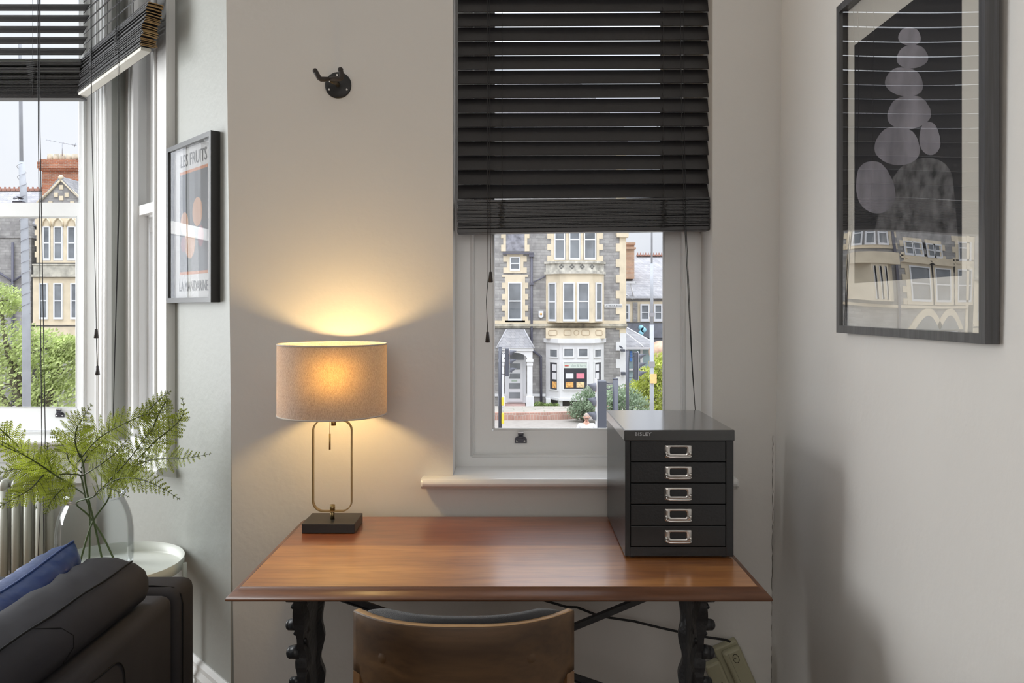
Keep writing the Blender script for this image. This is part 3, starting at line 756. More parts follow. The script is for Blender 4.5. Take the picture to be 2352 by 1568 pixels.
df = N('ShaderNodeBsdfDiffuse'); tl = N('ShaderNodeBsdfTranslucent')
tc = N('ShaderNodeTexCoord'); mp = N('ShaderNodeMapping'); mp.inputs['Scale'].default_value = (420, 420, 1300); L(tc.outputs['Object'], mp.inputs[0])
n1 = N('ShaderNodeTexNoise'); n1.inputs['Scale'].default_value = 1; n1.inputs['Detail'].default_value = 2; L(mp.outputs[0], n1.inputs['Vector'])
mp2 = N('ShaderNodeMapping'); mp2.inputs['Scale'].default_value = (1000, 1000, 170); L(tc.outputs['Object'], mp2.inputs[0])
n2 = N('ShaderNodeTexNoise'); n2.inputs['Scale'].default_value = 1; L(mp2.outputs[0], n2.inputs['Vector'])
ad = N('ShaderNodeMixRGB'); ad.inputs[0].default_value = .5; L(n1.outputs['Fac'], ad.inputs[1]); L(n2.outputs['Fac'], ad.inputs[2])
r = N('ShaderNodeValToRGB'); L(ad.outputs[0], r.inputs[0]); r.color_ramp.elements[0].position = .38; r.color_ramp.elements[1].position = .62
r.color_ramp.elements[0].color = (.30, .27, .25, 1); r.color_ramp.elements[1].color = (.50, .46, .43, 1); L(r.outputs[0], df.inputs[0])
r2 = N('ShaderNodeValToRGB'); L(ad.outputs[0], r2.inputs[0]); r2.color_ramp.elements[0].position = .35; r2.color_ramp.elements[1].position = .65
r2.color_ramp.elements[0].color = (.42, .22, .05, 1); r2.color_ramp.elements[1].color = (.82, .55, .18, 1); L(r2.outputs[0], tl.inputs[0])
rf = N('ShaderNodeBsdfRefraction'); rf.inputs['Roughness'].default_value = .95; rf.inputs['IOR'].default_value = 1.6; L(r2.outputs[0], rf.inputs['Color'])
m2_ = N('ShaderNodeMixShader'); m2_.inputs[0].default_value = .5; L(tl.outputs[0], m2_.inputs[1]); L(rf.outputs[0], m2_.inputs[2])
L(df.outputs[0], mix.inputs[1]); L(m2_.outputs[0], mix.inputs[2]); L(mix.outputs[0], out.inputs[0])
b = MB(); b.lathe([(RS, zsb), (RS, zst)], (LX, LY, 0), 96, closed=False)
bm_ = b.bm; bmesh.ops.delete(bm_, geom=[f for f in bm_.faces if len(f.verts) > 4], context='FACES')
shade = mesh_obj('lamp_shade', b, SHADE, lamp)
b = MB(); HEM = mat('shade_hem', (.55, .50, .44), .9)
for z in (zst, zsb): b = MB(); b.lathe([(RS-.0012, z-.002), (RS+.0012, z-.002), (RS+.0012, z+.002), (RS-.0012, z+.002)], (LX, LY, 0), 96, closed=True); mesh_obj('hem', b, HEM, shade)
b = MB()
for k_ in range(3): a = 2*PI*k_/3+.5; b.tube([(LX+.02*math.cos(a), LY+.02*math.sin(a), zsb+.018), (LX+(RS-.001)*math.cos(a), LY+(RS-.001)*math.sin(a), zsb+.004)], .0012, 6)
b.lathe([(.018, zsb+.016), (.021, zsb+.016), (.021, zsb+.019), (.018, zsb+.019)], (LX, LY, 0), 24, closed=True)
mesh_obj('shade_ring', b, BRASS, shade)
b = MB(); b.cyl((LX, LY, zs_top+.03), (LX, LY, zsb+.055), .015, 20); mesh_obj('lamp_holder', b, mat('holder', (.7, .68, .62), .4), lamp)
BULB = bpy.data.materials.new('bulb_glow'); BULB.use_nodes = True; bb_ = BULB.node_tree.nodes['Principled BSDF']
bb_.inputs['Emission Color'].default_value = (1, .62, .26, 1); bb_.inputs['Emission Strength'].default_value = 8; bb_.inputs['Base Color'].default_value = (.9, .85, .75, 1)
b = MB(); zb_ = 1.176; b.ball((LX, LY, zb_), .018, .018, .024, 20); b.cyl((LX, LY, zsb+.05), (LX, LY, zb_-.015), .010, 16); mesh_obj('bulb', b, BULB, lamp)
ld = bpy.data.lights.new('lamp_bulb_light', 'POINT'); ld.energy = 11; ld.color = (1.0, .66, .27); ld.shadow_soft_size = .026
lo = bpy.data.objects.new('lamp_bulb_light', ld); COL.objects.link(lo); lo.location = (LX, LY, zb_)
# the bulb glass lets its own light out
for o in COL.objects:
    if o.name == 'bulb': o.visible_shadow = True
ld.use_shadow = True

# cord of the lamp that runs behind the desk
b = MB(); b.tube([at(1205, 1366, 2.30), at(1245, 1377, 2.31), at(1300, 1393, 2.32), at(1325, 1394, 2.33), at(1365, 1410, 2.335), at(1400, 1418, 2.335), at(1455, 1426, 2.335), at(1520, 1442, 2.335), at(1570, 1453, 2.34), at(1625, 1463, 2.34), at(1668, 1469, 2.352), at(1676, 1473, 2.365)], .0036, 8)
c_ = mesh_obj('power_cord', b, CORD); tag(c_, 'black cord sagging along the wall beneath the desk', 'cord')

# ------------------------------------------------------------------ plywood chair
cx_c = -.093
def chair_y(u): return 1.371 + .088*abs(u)**2.6
def chair_x(u): return cx_c + .2055*u
PLY = wood('walnut_plywood', (.042, .020, .007), (.075, .038, .014), (.125, .066, .025), axis='X', rough=.5, streak=11)
PLYEDGE = wood('plywood_edge', (.30, .17, .07), (.40, .24, .11), (.50, .32, .16), axis='X', rough=.45, streak=60)
chair = thing('desk_chair', (cx_c, 1.55, 0), 'dark walnut plywood chair with curved backrest pushed up to the desk', 'chair')
def bot(u):
    a = abs(u); 
    if a > .925: return .695
    return .695 - .15*min(1, ((.925-a)/.50))**.9
US = [-1+2*i/60 for i in range(61)]
US = sorted(US+[-.926, .926, -.924, .924])
def ctop(u): return .806+.004*(1-u*u)+.0*u
thk = .0155
def nrm(u):
    e = 1e-3; d = Vector((chair_x(u+e)-chair_x(u-e), chair_y(min(u+e, 1.05))-chair_y(max(u-e, -1.05)), 0)).normalized(); return Vector((-d.y, d.x, 0))
b = MB(); rows = []
for u in US:
    o_ = Vector((chair_x(u), chair_y(u), 0)); i_ = o_+nrm(u)*thk
    zt2, zb2 = ctop(u), bot(u); r_ = .003
    zm = [zb2+(zt2-r_-zb2)*k_/6 for k_ in range(7)]
    col = [o_+Vector((0, 0, z)) for z in zm] + [o_+nrm(u)*r_*.4+Vector((0, 0, zt2))] + [i_-nrm(u)*r_*.4+Vector((0, 0, zt2))] + [i_+Vector((0, 0, z)) for z in zm[::-1]]
    rows.append(col)
b.loft(rows)
b.bm.faces.ensure_lookup_table()
for f in b.bm.faces:
    n_ = f.normal; f.normal_update()
    if abs(f.normal.z) > .6 or len(f.verts) > 4: f.material_index = 1
for u in (-.70, .61):   # dowel plugs
    b.cur = 0; c_ = Vector((chair_x(u), chair_y(u), EYE-(1512-CY)/F*chair_y(u))); b.lathe([(0, .00012), (.008, .00012), (.0085, -.0002), (.009, .00012), (.0092, -.0002)], c_-nrm(u)*.0001, 24, M=nrm(u).to_track_quat('Z', 'Y').to_matrix().to_4x4() @ Matrix.Diagonal((1, 1, -1, 1)))
mesh_obj('backrest', b, [PLY, PLYEDGE], chair)
def strip(u0, u1, z0, z1, lean):
    b = MB(); R = []
    for z, dy in ((z0, lean), (z0+(z1-z0)*.5, lean*.4), (z1, 0)):
        R.append([Vector((chair_x(u0), chair_y(abs(u0))+dy, z)), Vector((chair_x(u1), chair_y(abs(u1))+dy, z)), Vector((chair_x(u1), chair_y(abs(u1))+dy, z))+nrm(u1)*.014, Vector((chair_x(u0), chair_y(abs(u0))+dy, z))+nrm(u0)*.014])
    b.loft(R, smooth=False); return b
for u0, u1 in ((-1, -.93), (.93, 1)): mesh_obj('leg', strip(u0, u1, 0, .694, -.10), wood('oak_stile', (.12, .06, .025), (.17, .09, .04), (.22, .12, .055), axis='Z'), chair)
PAD = mat('dark_pad_fabric', (.016, .016, .019), .6, bump=.5, bscale=900, sheen=.4)
b = MB(); rows = []
for u in [-.925+1.85*i/40 for i in range(41)]:
    e_ = 1-max(0, (abs(u)-.70)/.225)**2*.9
    q0 = Vector((chair_x(u), chair_y(u), 0))+nrm(u)*(thk+.0008); q1 = q0+nrm(u)*.024*max(.15, e_)
    zt2 = .806+.012*e_; col = [q0+Vector((0, 0, .56)), q0+Vector((0, 0, zt2-.012)), q0.lerp(q1, .25)+Vector((0, 0, zt2-.002)), q0.lerp(q1, .6)+Vector((0, 0, zt2)), q1+Vector((0, 0, zt2-.009)), q1+Vector((0, 0, .56))]
    rows.append(col)
b.loft(rows); mesh_obj('back_pad', b, PAD, chair)
b = MB(); b.box(cx_c-.20, cx_c+.20, 1.42, 1.83, .43, .445, bevel=.006); mesh_obj('seat', b, PLY, chair)
b = MB(); b.box(cx_c-.19, cx_c+.19, 1.43, 1.82, .446, .475, bevel=.012); mesh_obj('seat_pad', b, PAD, chair)
for s_ in (-1, 1):
    b = MB(); b.hexa([(cx_c+s_*.19-.012, 1.80, 0), (cx_c+s_*.19+.012, 1.80, 0), (cx_c+s_*.19+.012, 1.825, 0), (cx_c+s_*.19-.012, 1.825, 0), (cx_c+s_*.185-.015, 1.785, .43), (cx_c+s_*.185+.015, 1.785, .43), (cx_c+s_*.185+.015, 1.815, .43), (cx_c+s_*.185-.015, 1.815, .43)]); mesh_obj('leg', b, PLY, chair)

# ------------------------------------------------------------------ guitar hook on the wall
q = at(777, 196, YW); hook = thing('guitar_hook', (q.x, YW, q.z), 'black two pronged wall hook on a round plate above the lamp', 'hook')
BLKMET = mat('black_hook_metal', (.012, .012, .013), .45); RUB = mat('foam_sleeve', (.035, .028, .025), .7)
RX = Matrix.Rotation(PI/2, 4, 'X')   # local z -> -y
b = MB(); b.lathe([(0, .006), (.018, .006), (.022, .0045), (.0375, .0035), (.0405, .0015), (.0405, .0), (0, 0)], (q.x, YW-.0003, q.z), 48, M=RX); mesh_obj('wall_plate', b, BLKMET, hook)
for ax in (95, 208, 332):
    a = math.radians(ax); b = MB(); b.lathe([(0, .0014), (.0015, .0014), (.0032, .0020), (.0036, 0), (0, 0)], (q.x+.0305*math.cos(a), YW-.0035, q.z+.0305*math.sin(a)), 16, M=RX); mesh_obj('screw', b, CHROME, hook)
yk = at(757, 181, YW-.085)
b = MB(); b.tube([(q.x, YW-.003, q.z), (q.x, YW-.02, q.z+.001), (yk.x+.003, YW-.080, yk.z-.004)], [.0075, .0068, .0068], 14); mesh_obj('stem', b, mat('hook_stem', (.10, .085, .065), .35, metal=.7), hook)
yo = YW-.085
for A in ([(757, 181), (745, 182), (738, 182), (733, 179), (729, 172), (724, 163)], [(757, 181), (768, 180), (776, 181), (783, 180), (785, 174), (782, 160)]):
    b = MB(); pp = [at(x, y, yo-(.012*i/5)) for i, (x, y) in enumerate(A)]
    b.tube(pp, [.0055, .0072, .0075, .0075, .0074, .0072], 14); b.ball(pp[-1], .0079, seg=14); mesh_obj('prong', b, RUB, hook)

# ------------------------------------------------------------------ entry phone lying against the wall under the desk
PHONE = mat('cream_plastic', (.42, .40, .27), .45, bump=.03)
q = at(1693, 1468, 2.37)
ph = thing('entry_phone', (q.x-.012, 2.372, q.z-.012), 'old cream entry phone hanging askew on the wall beneath the desk', 'phone', rot=(0, math.radians(-24), 0))
ML = WM[ph]
def pb(b, x0, x1, y0, y1, z0, z1, bev): b.box(x0, x1, y0, y1, z0, z1, ML, bevel=bev)
b = MB(); pb(b, -.062, .014, .0, .026, -.215, .006, .006); pb(b, -.044, .014, -.022, .002, -.20, -.006, .009); mesh_obj('body', b, PHONE, ph)
b = MB(); pb(b, -.108, -.060, -.026, .006, -.215, -.018, .008); mesh_obj('handset', b, PHONE, ph)
hs_ = [o for o in COL.objects if o.name == 'handset'][0]
b = MB()
for i in range(5):
    for j in range(2):
        b.lathe([(0, .0006), (.0016, .0006), (.0016, 0)], (0, 0, 0), 8, M=Matrix.Translation((0, 0, 0)))
        for v in b.bm.verts[-24:]: pass
b = MB(); DK = mat('dark_print', (.05, .045, .03), .7)
for i in range(5):
    for j in range(2): pb(b, -.090+j*.007, -.0855+j*.007, -.0264, -.0255, -.085-i*.0085, -.081-i*.0085, .0004)
mesh_obj('speaker_slots', b, DK, hs_)
b = MB(); ring = [ML @ Vector((-.012+.0085*math.cos(a), -.0225, -.035+.0135*math.sin(a))) for a in [2*PI*i/28 for i in range(29)]]
b.tube(ring, .0009, 6); ring = [ML @ Vector((-.0145+.0022*math.cos(a), -.0225, -.0335+.0022*math.sin(a))) for a in [2*PI*i/10 for i in range(11)]]; b.tube(ring, .0008, 5)
mesh_obj('oval_emblem', b, DK, ph)
b = MB(); pb(b, -.0285, -.0280, -.0224, -.0218, -.19, -.012, 0); mesh_obj('panel_line', b, DK, ph)

# ------------------------------------------------------------------ picture on the right wall
FRAME = wood('dark_stained_frame', (.035, .035, .038), (.055, .055, .06), (.085, .085, .09), axis='Z', rough=.36, streak=40, coat=.5)
fx = .784; fyn, fyf = 1.304, 1.905; fz0, fz1 = 1.308, 2.098
pic = thing('framed_picture', (.80, 1.6, fz0), 'large black framed photograph of stacked pale stones on the right wall, reflecting the street', 'picture')
MF = basis((fx, 0, 0), (0, 1, 0), (0, 0, 1), (-1, 0, 0))   # local u = Y, v = Z, w = toward the room
fw = .0175
def frame_bars(b, u0, u1, v0, v1, w, back, M):
    # mitred bars
    O = [(u0, v0), (u1, v0), (u1, v1), (u0, v1)]; I = [(u0+w, v0+w), (u1-w, v0+w), (u1-w, v1-w), (u0+w, v1-w)]
    for k_ in range(4):
        a, c = k_, (k_+1) % 4
        P = [O[a], O[c], I[c], I[a]]
        b.hexa([M @ Vector((x, y, back)) for x, y in P]+[M @ Vector((x, y, 0)) for x, y in P])
b = MB(); frame_bars(b, fyn, fyf, fz0, fz1, fw, -.024, MF); mesh_obj('frame', b, FRAME, pic)
b = MB(); u0, u1, v0, v1 = fyn+fw, fyf-fw, fz0+fw, fz1-fw
MAT_ = mat('cream_mount_board', (.84, .80, .72), .8, var=.02)
b.box(u0, u1, v0, v1, -.0235, -.0200, MF); mesh_obj('mount', b, MAT_, pic)
# photograph: dark ground with pale stone shapes, printed flat
pu0, pu1, pv0, pv1 = 1.372, at(1, 0, 1).y*1.775, 1.508, 2.035
def uv_at(px, py, d=fx-.0):  # point of the picture plane under a pixel
    Y = F*d/(px-CX); return Y, EYE-(py-CY)/F*Y
pu0 = uv_at(2208, 515, fx+.019)[0]; pu1 = uv_at(1962, 300, fx+.019)[0]; pv0 = uv_at(2193, 634, fx+.019)[1]; pv1 = uv_at(1962, 104, fx+.019)[1]
PH = bpy.data.materials.new('photo_print'); PH.use_nodes = True; nt = PH.node_tree; bs = nt.nodes['Principled BSDF']; bs.inputs['Roughness'].default_value = .6; bs.inputs['Base Color'].default_value = (.014, .013, .016, 1)
b = MB(); b.box(pu0, pu1, pv0, pv1, -.0200, -.0195, MF); prt = mesh_obj('photograph', b, PH, pic)
PALE = mat('print_pale_stone', (.30, .28, .31), .6, var=.45, vscale=9, stretch=(1, 1, .6)); ROCK = mat('print_rock', (.12, .115, .118), .6, var=.85, vscale=34, noise_detail=9)
def ushape(name, pxs, m, w_):
    pxs = [(v.x, v.y) for v in bez([Vector((x, y, 0)) for x, y in pxs], 60)]
    b = MB(); P = [uv_at(x, y, fx+.0193) for x, y in pxs]; P = [(min(max(u, pu0+.001), pu1-.001), max(v, pv0+.001)) for u, v in P]
    vs = [b.bm.verts.new(MF @ Vector((u, v, w_))) for u, v in P]
    f = b.bm.faces.new(vs); bmesh.ops.triangulate(b.bm, faces=[f]); mesh_obj(name, b, m, prt)
# a generic stack of pale pebbles on a boulder
ushape('printed_rock', [(2000, 560), (2030, 455), (2062, 392), (2095, 370), (2130, 362), (2165, 372), (2186, 400), (2192, 450), (2202, 560)], ROCK, -.0193)
def pebble(x, y, rx, ry, tilt):
    return [(x+rx*math.cos(a)*math.cos(tilt)*(1+.06*math.sin(3*a))-ry*math.sin(a)*math.sin(tilt), y+rx*math.cos(a)*math.sin(tilt)+ry*math.sin(a)*(1+.05*math.cos(2*a))) for a in [2*PI*k/14 for k in range(14)]]
for k_, (x, y, rx, ry, tl) in enumerate(((2010, 430, 44, 62, -.25), (2062, 335, 52, 46, .12), (2088, 258, 50, 40, -.15), (2078, 188, 44, 34, .18), (2096, 130, 36, 28, -.1), (2090, 84, 26, 22, .1), (2136, 318, 24, 40, -.1))):
    ushape('printed_stone', pebble(x, y, rx, ry, tl), PALE, -.0191+.00004*k_)
PICGLASS = glass_sheet('picture_glass', ior=1.62, wave=.35, gain=3.0)
b = MB(); b.box(u0, u1, v0, v1, -.0062, -.0045, MF); mesh_obj('glazing', b, PICGLASS, pic)

# ------------------------------------------------------------------ poster frame on the splay wall
def splay_at(px, py, p):
    s = sOf(px, p); Y = S(s, p, 0).y; return s, EYE-(py-CY)/F*Y
pf = .030
sA, zA0 = splay_at(382, 688, pf); sB, zB1 = splay_at(484, 298, pf); _, zA1 = splay_at(382, 342, pf)
s_lo, s_hi, z_lo, z_hi = sB, sA, EYE-(694-CY)/F*S(sB, pf, 0).y, (zB1+zA1)/2
MP = basis(S(0, pf, 0), DS, (0, 0, 1), NS)   # u = s, v = z, w = into the room
pos = thing('framed_poster', S((s_lo+s_hi)/2, .01, z_lo), 'black framed fruit poster on the pale wall beside the bay window', 'picture')
b = MB(); frame_bars(b, s_lo, s_hi, z_lo, z_hi, .016, -.029, MP); mesh_obj('frame', b, mat('black_frame_satin', (.022, .021, .021), .33), pos)
u0, u1, v0, v1 = s_lo+.016, s_hi-.016, z_lo+.016, z_hi-.016
PAPER = mat('poster_paper', (.62, .62, .62), .7); b = MB(); b.box(u0, u1, v0, v1, -.0285, -.020, MP); pap = mesh_obj('poster_sheet', b, PAPER, pos)
PB = MB(); uw, vh = u1-u0, v1-v0
def flat(name, pts, m, w):
    b = MB(); vs = [b.bm.verts.new(MP @ Vector((u0+uw*(1-x), v0+vh*y, w))) for x, y in pts]; b.bm.faces.new(vs); mesh_obj(name, b, m, pap)
def ov(cx, cy, rx, ry, n=20): return [(cx+rx*math.cos(2*PI*i/n), cy+ry*math.sin(2*PI*i/n)) for i in range(n)]
flat('printed_ground', [(.16, .17), (.84, .17), (.84, .84), (.16, .84)], mat('poster_charcoal', (.10, .11, .13), .7), -.0196)
flat('printed_band', [(.16, .155), (.84, .155), (.84, .175), (.16, .175)], mat('poster_orange', (.55, .20, .08), .7), -.0194)
flat('printed_band', [(.16, .83), (.84, .83), (.84, .85), (.16, .85)], mat('poster_orange', (.55, .20, .08), .7), -.0194)
for (x, y, rx, ry, cc) in ((.60, .56, .12, .095, 0), (.42, .37, .13, .11, 0), (.28, .50, .10, .075, 0), (.68, .40, .07, .07, 1), (.26, .36, .07, .05, 1)):
    flat('printed_petal', ov(x, y, rx, ry), [mat('poster_peach', (.55, .30, .18), .7), mat('poster_plum', (.26, .10, .13), .7)][cc], -.0192)
INK = mat('printed_ink', (.10, .10, .11), .7)
MT = basis(S(0, pf, 0)+NS*-.0190, -DS, (0, 0, 1), NS)
def ptext(s, v, size, sx):
    c = S((u0+u1)/2, pf-.0190, v); text_part('printed_title', s, size, INK, pap, basis(c, -DS, (0, 0, 1), NS), extrude=.0001, sx=sx)
ptext('LES FRUITS', v1-vh*.085, .060, .80); ptext('LA MANDARINE', v0+vh*.075, .050, .70)
b = MB(); b.box(u0, u1, v0, v1, -.0065, -.005, MP); mesh_obj('glazing', b, glass_sheet('poster_glass', ior=1.5, wave=.15, gain=2.4), pos)

# power point partly hidden behind the steel cabinet
q = at(1692, 1113, YW); 
b = MB(); b.box(q.x-.05, q.x+.003, YW-.010, YW, q.z-.012, q.z+.012, bevel=.004); o = mesh_obj('wall_bracket', b, WALL); tag(o, 'painted over stub of fixing on the wall behind the steel cabinet', 'fitting')
# ------------------------------------------------------------------ sofa
SOFA = mat('charcoal_velvet', (.036, .036, .043), .85, bump=.15, bscale=12, var=.12, vscale=5, spec=.25)
PIPE = mat('charcoal_piping', (.012, .012, .013), .8, spec=.2)
sofa = thing('sofa', (-1.4, 1.1, 0), 'charcoal grey fabric sofa with its back to the desk', 'sofa')
def soft_box(name, x0, x1, y0, y1, z0, z1, r, m, parent, crown=0.0, wr=0.0, seed=1):
    b = MB(); b.box(x0, x1, y0, y1, z0, z1, bevel=r); o = mesh_obj(name, b, m, parent)
    for p_ in o.data.polygons: p_.use_smooth = True
    return o
o = soft_box('arm', -1.86, -.884, 2.060, 2.185, .10, .628, .030, SOFA, sofa)
b = MB(); b.tube([(-.8845, 2.090, .12), (-.8825, 2.090, .58), (-.886, 2.086, .606), (-.905, 2.086, .624), (-.96, 2.086, .6285), (-1.80, 2.086, .6285)], .0022, 6); mesh_obj('piping', b, PIPE, o)
bk = soft_box('back', -1.045, -.890, .15, 2.056, .10, .622, .028, SOFA, sofa)
b = MB()
def seam(y0, y1, z1):
    pts = [(-.8892, y1, .12), (-.8885, y1-.005, z1-.13)]
    for i in range(7):
        a = PI/2*i/6; pts.append((-.888, y1-.01-.05*(1-math.cos(a)), z1-.10+.055*math.sin(a)))
    pts += [(-.8885, (y0+y1)/2, z1-.035), (-.8885, y0+.06, z1-.05), (-.8885, y0+.01, z1-.11), (-.8885, y0+.003, .12)]
    return pts
b.tube(seam(1.12, 1.80, .622), .0016, 6); b.tube(seam(.30, 1.08, .622), .0016, 6)
mesh_obj('seam', b, PIPE, bk)
soft_box('seat_cushion', -1.86, -1.06, 1.12, 2.05, .28, .43, .04, SOFA, sofa); soft_box('seat_cushion', -1.86, -1.06, .16, 1.11, .28, .43, .04, SOFA, sofa)
soft_box('plinth', -1.84, -.90, .17, 2.05, .04, .279, .01, SOFA, sofa)
# back cushion resting on the frame, leaning, creased
def back_cushion(y0, y1):
    P = [(-.922, .640), (-.913, .665), (-.9125, .690), (-.922, .712), (-.945, .728), (-.953, .7325), (-.965, .736), (-.995, .744), (-1.03, .748), (-1.06, .744), (-1.085, .725), (-1.105, .69), (-1.125, .62), (-1.155, .50), (-1.150, .445), (-1.10, .435), (-1.062, .45), (-1.055, .55), (-1.052, .615), (-1.048, .636), (-1.00, .640), (-.95, .637)]
    cx_, cz_ = -1.03, .62; R = []; n = 90
    for i in range(n+1):
        t = i/n; y = y0+(y1-y0)*t; e = min(t, 1-t)*(y1-y0)
        k_ = 1 if e > .045 else math.sqrt(max(0, 1-((.045-e)/.045)**2))*.14+.86
        row = []
        for j, (x, z) in enumerate(P):
            wr = 0
            if 6 <= j <= 12: wr = .0048*(1-2*abs(math.sin(y*36+ (x*34) + 1.5*math.sin(y*13)))) * (.35+.65*math.sin(y*9+1)**2)
            if j in (2, 3, 4): wr = .0010*math.sin(y*40+j)
            nx, nz = x-cx_, z-cz_; l = math.hypot(nx, nz)
            kk = k_ if j < 12 or j > 20 else 1-(1-k_)*.4
            zz = cz_+nz*(kk if nz > 0 else 1)+wr*nz/l; xx = cx_+nx*(kk if nx > 0 else 1) + wr*nx/l
            row.append(Vector((xx, y, max(zz, .634 if xx > -1.05 else 0))))
        R.append(row)
    b = MB(); b.loft(R); return b, P
def add_back_cushion(y0, y1):
    bb, P = back_cushion(y0, y1); o = mesh_obj('back_cushion', bb, SOFA, sofa)
    b = MB(); b.tube([(-.9515, y, .7355+.0012*math.sin(y*30)) for y in [y0+.03+(y1-y0-.06)*i/60 for i in range(61)]], .0024, 6)
    pts = []
    for i in range(13): a = PI*i/12-PI/2; pts.append((-.9115, y0+.36+.045*math.cos(a), .688+.036*math.sin(a)))
    mesh_obj('piping', b, PIPE, o)
    b = MB(); b.tube([(-.953, 1.555, .7315), (-.925, 1.60, .715), (-.9135, 1.625, .69), (-.9125, 1.625, .665), (-.920, 1.60, .642)], .0014, 6)
    if y0 > 1.0 or True: mesh_obj('seam', b, PIPE, o)
add_back_cushion(.25, 1.985)

# blue scatter cushion standing against the back cushion
BLUE = mat('blue_satin_cushion', (.006, .036, .17),   .42, bump=.8, bscale=13, var=.25, vscale=7)
def pillow(name, M, w, h, t, m, pipe):
    n = 36; b = MB(); grid = {}
    for sd in (1, -1):
        for i in range(n+1):
            for j in range(n+1):
                u, v = -1+2*i/n, -1+2*j/n
                pin = 1-.10*(1-abs(u))*0
                d = (1-u**4)*(1-v**4); d = max(d, 0)**.42
                x = u*w/2*(1-.07*(1-abs(u)**3)*0 - .08*abs(v)**0*(1-v*v)*0) ; y = v*h/2
                x *= 1-.055*math.cos(v*PI/2)**2*abs(u)**3*1.0; y *= 1-.055*math.cos(u*PI/2)**2*abs(v)**3
                edge = (1-min(1, (1-max(abs(u), abs(v)))/.35))
                wr = .007*math.sin((u if abs(v) > abs(u) else v)*38+2*math.sin(u*5))*edge*(1-edge*.6)
                z = sd*(t/2*d + wr*(d > 0)*min(1, d*2))
                grid[(sd, i, j)] = Vector((x, y, z))
    V = {}
    for (sd, i, j), p_ in grid.items():
        ed = i in (0, n) or j in (0, n)
        key = (0 if ed else sd, i, j)
        if key not in V: V[key] = b.bm.verts.new(M @ p_)
    g = lambda sd, i, j: V[(0 if (i in (0, n) or j in (0, n)) else sd, i, j)]
    for sd in (1, -1):
        for i in range(n):
            for j in range(n):
                q = [g(sd, i, j), g(sd, i+1, j), g(sd, i+1, j+1), g(sd, i, j+1)]
                if sd < 0: q = q[::-1]
                f = b.bm.faces.new(q); f.smooth = True
    o = mesh_obj(name, b, m)
    c = []; 
    for k_ in range(4*n):
        s_, r_ = divmod(k_, n); i, j = [(r_, 0), (n, r_), (n-r_, n), (0, n-r_)][s_]; c.append(M @ grid[(1, i, j)])
    c.append(c[0]); b = MB(); b.tube(c, .0028, 6); mesh_obj('piping', b, pipe, o)
    return o
tip = Vector((-1.115, 1.985, .778))
# plane of the pillow: edge u runs toward the camera and slightly down, edge v runs down toward the seat
eu = Vector((-.03, -.98, -.085)).normalized(); ev = Vector((-.20, .13, -.97)); ev = (ev-eu*ev.dot(eu)).normalized(); en = eu.cross(ev)
w_, h_ = .44, .40
cpil = tip + eu*w_/2 + ev*h_/2
cpil += Vector((.0, .0, .0))
Mp = basis(cpil, eu, ev, en)
o = pillow('scatter_cushion', Mp, w_, h_, .15, BLUE, mat('blue_piping', (.01, .045, .20), .45))
tag(o, 'royal blue satin cushion propped against the back of the grey sofa', 'cushion')

# ------------------------------------------------------------------ side table with tray top
WENAM = mat('white_enamel', (.66, .68, .62), .35)
TX, TY, TZ = -1.300, 2.525, .530
st = thing('side_table', (TX, TY, 0), 'round white metal tray table in the corner of the bay', 'table')
b = MB(); R_ = .222
b.lathe([(0, TZ-.018), (R_-.006, TZ-.018), (R_-.002, TZ-.014), (R_, TZ+.020), (R_-.0018, TZ+.0205), (R_-.004, TZ-.010), (R_-.010, TZ-.0145), (0, TZ-.0145)], (TX, TY, 0), 96, closed=False); mesh_obj('tray', b, WENAM, st)
for k_ in range(4):
    a = PI/4+PI/2*k_-.62; x, y = TX+(R_+.004)*math.cos(a), TY+(R_+.004)*math.sin(a)
    b = MB(); b.tube([(x, y, 0.0), (x, y, TZ+.004)], .008, 14); mesh_obj('leg', b, WENAM, st)
b = MB(); b.lathe([(R_-.004, .12), (R_+.004, .12), (R_+.004, .128), (R_-.004, .128)], (TX, TY, 0), 64, closed=True); mesh_obj('rail', b, WENAM, st)
# lug beside the tray rim
q = at(396, 1276, 2.44)

# ------------------------------------------------------------------ glass vase
VG = bpy.data.materials.new('clear_vase_glass'); VG.use_nodes = True; nt = VG.node_tree; nt.nodes.clear(); N = nt.nodes.new; L = nt.links.new
out = N('ShaderNodeOutputMaterial'); mix = N('ShaderNodeMixShader'); tr = N('ShaderNodeBsdfTransparent'); gl = N('ShaderNodeBsdfGlossy'); gl.inputs['Roughness'].default_value = .03; tr.inputs[0].default_value = (.935, .945, .95, 1)
lw = N('ShaderNodeLayerWeight'); lw.inputs[0].default_value = .14; rp = N('ShaderNodeMath'); rp.operation = 'MULTIPLY'; rp.inputs[1].default_value = .55; L(lw.outputs['Fresnel'], rp.inputs[0]); L(rp.outputs[0], mix.inputs[0]); L(tr.outputs[0], mix.inputs[1]); L(gl.outputs[0], mix.inputs[2]); L(mix.outputs[0], out.inputs[0])
VX, VY = -1.353, 2.53
vz0 = TZ-.014
vp = [(0, .0), (.095, .0), (.108, .006), (.113, .02), (.1145, .06), (.114, .13), (.110, .165), (.102, .195), (.094, .215), (.0875, .228), (.086, .236), (.090, .240), (.0945, .246), (.095, .252), (.092, .258), (.087, .260)]
inner = [(r_-.003 if r_ > .01 else 0, z_+(.008 if z_ < .01 else 0)) for r_, z_ in vp][::-1]
b = MB(); b.lathe([(r_, z_+vz0+.0005) for r_, z_ in vp]+[(r_, z_+vz0+.0005) for r_, z_ in inner], (VX, VY, 0), 72)
o = mesh_obj('glass_vase', b, VG); tag(o, 'clear wide mouthed glass vase of fern stems on the white tray table', 'vase')

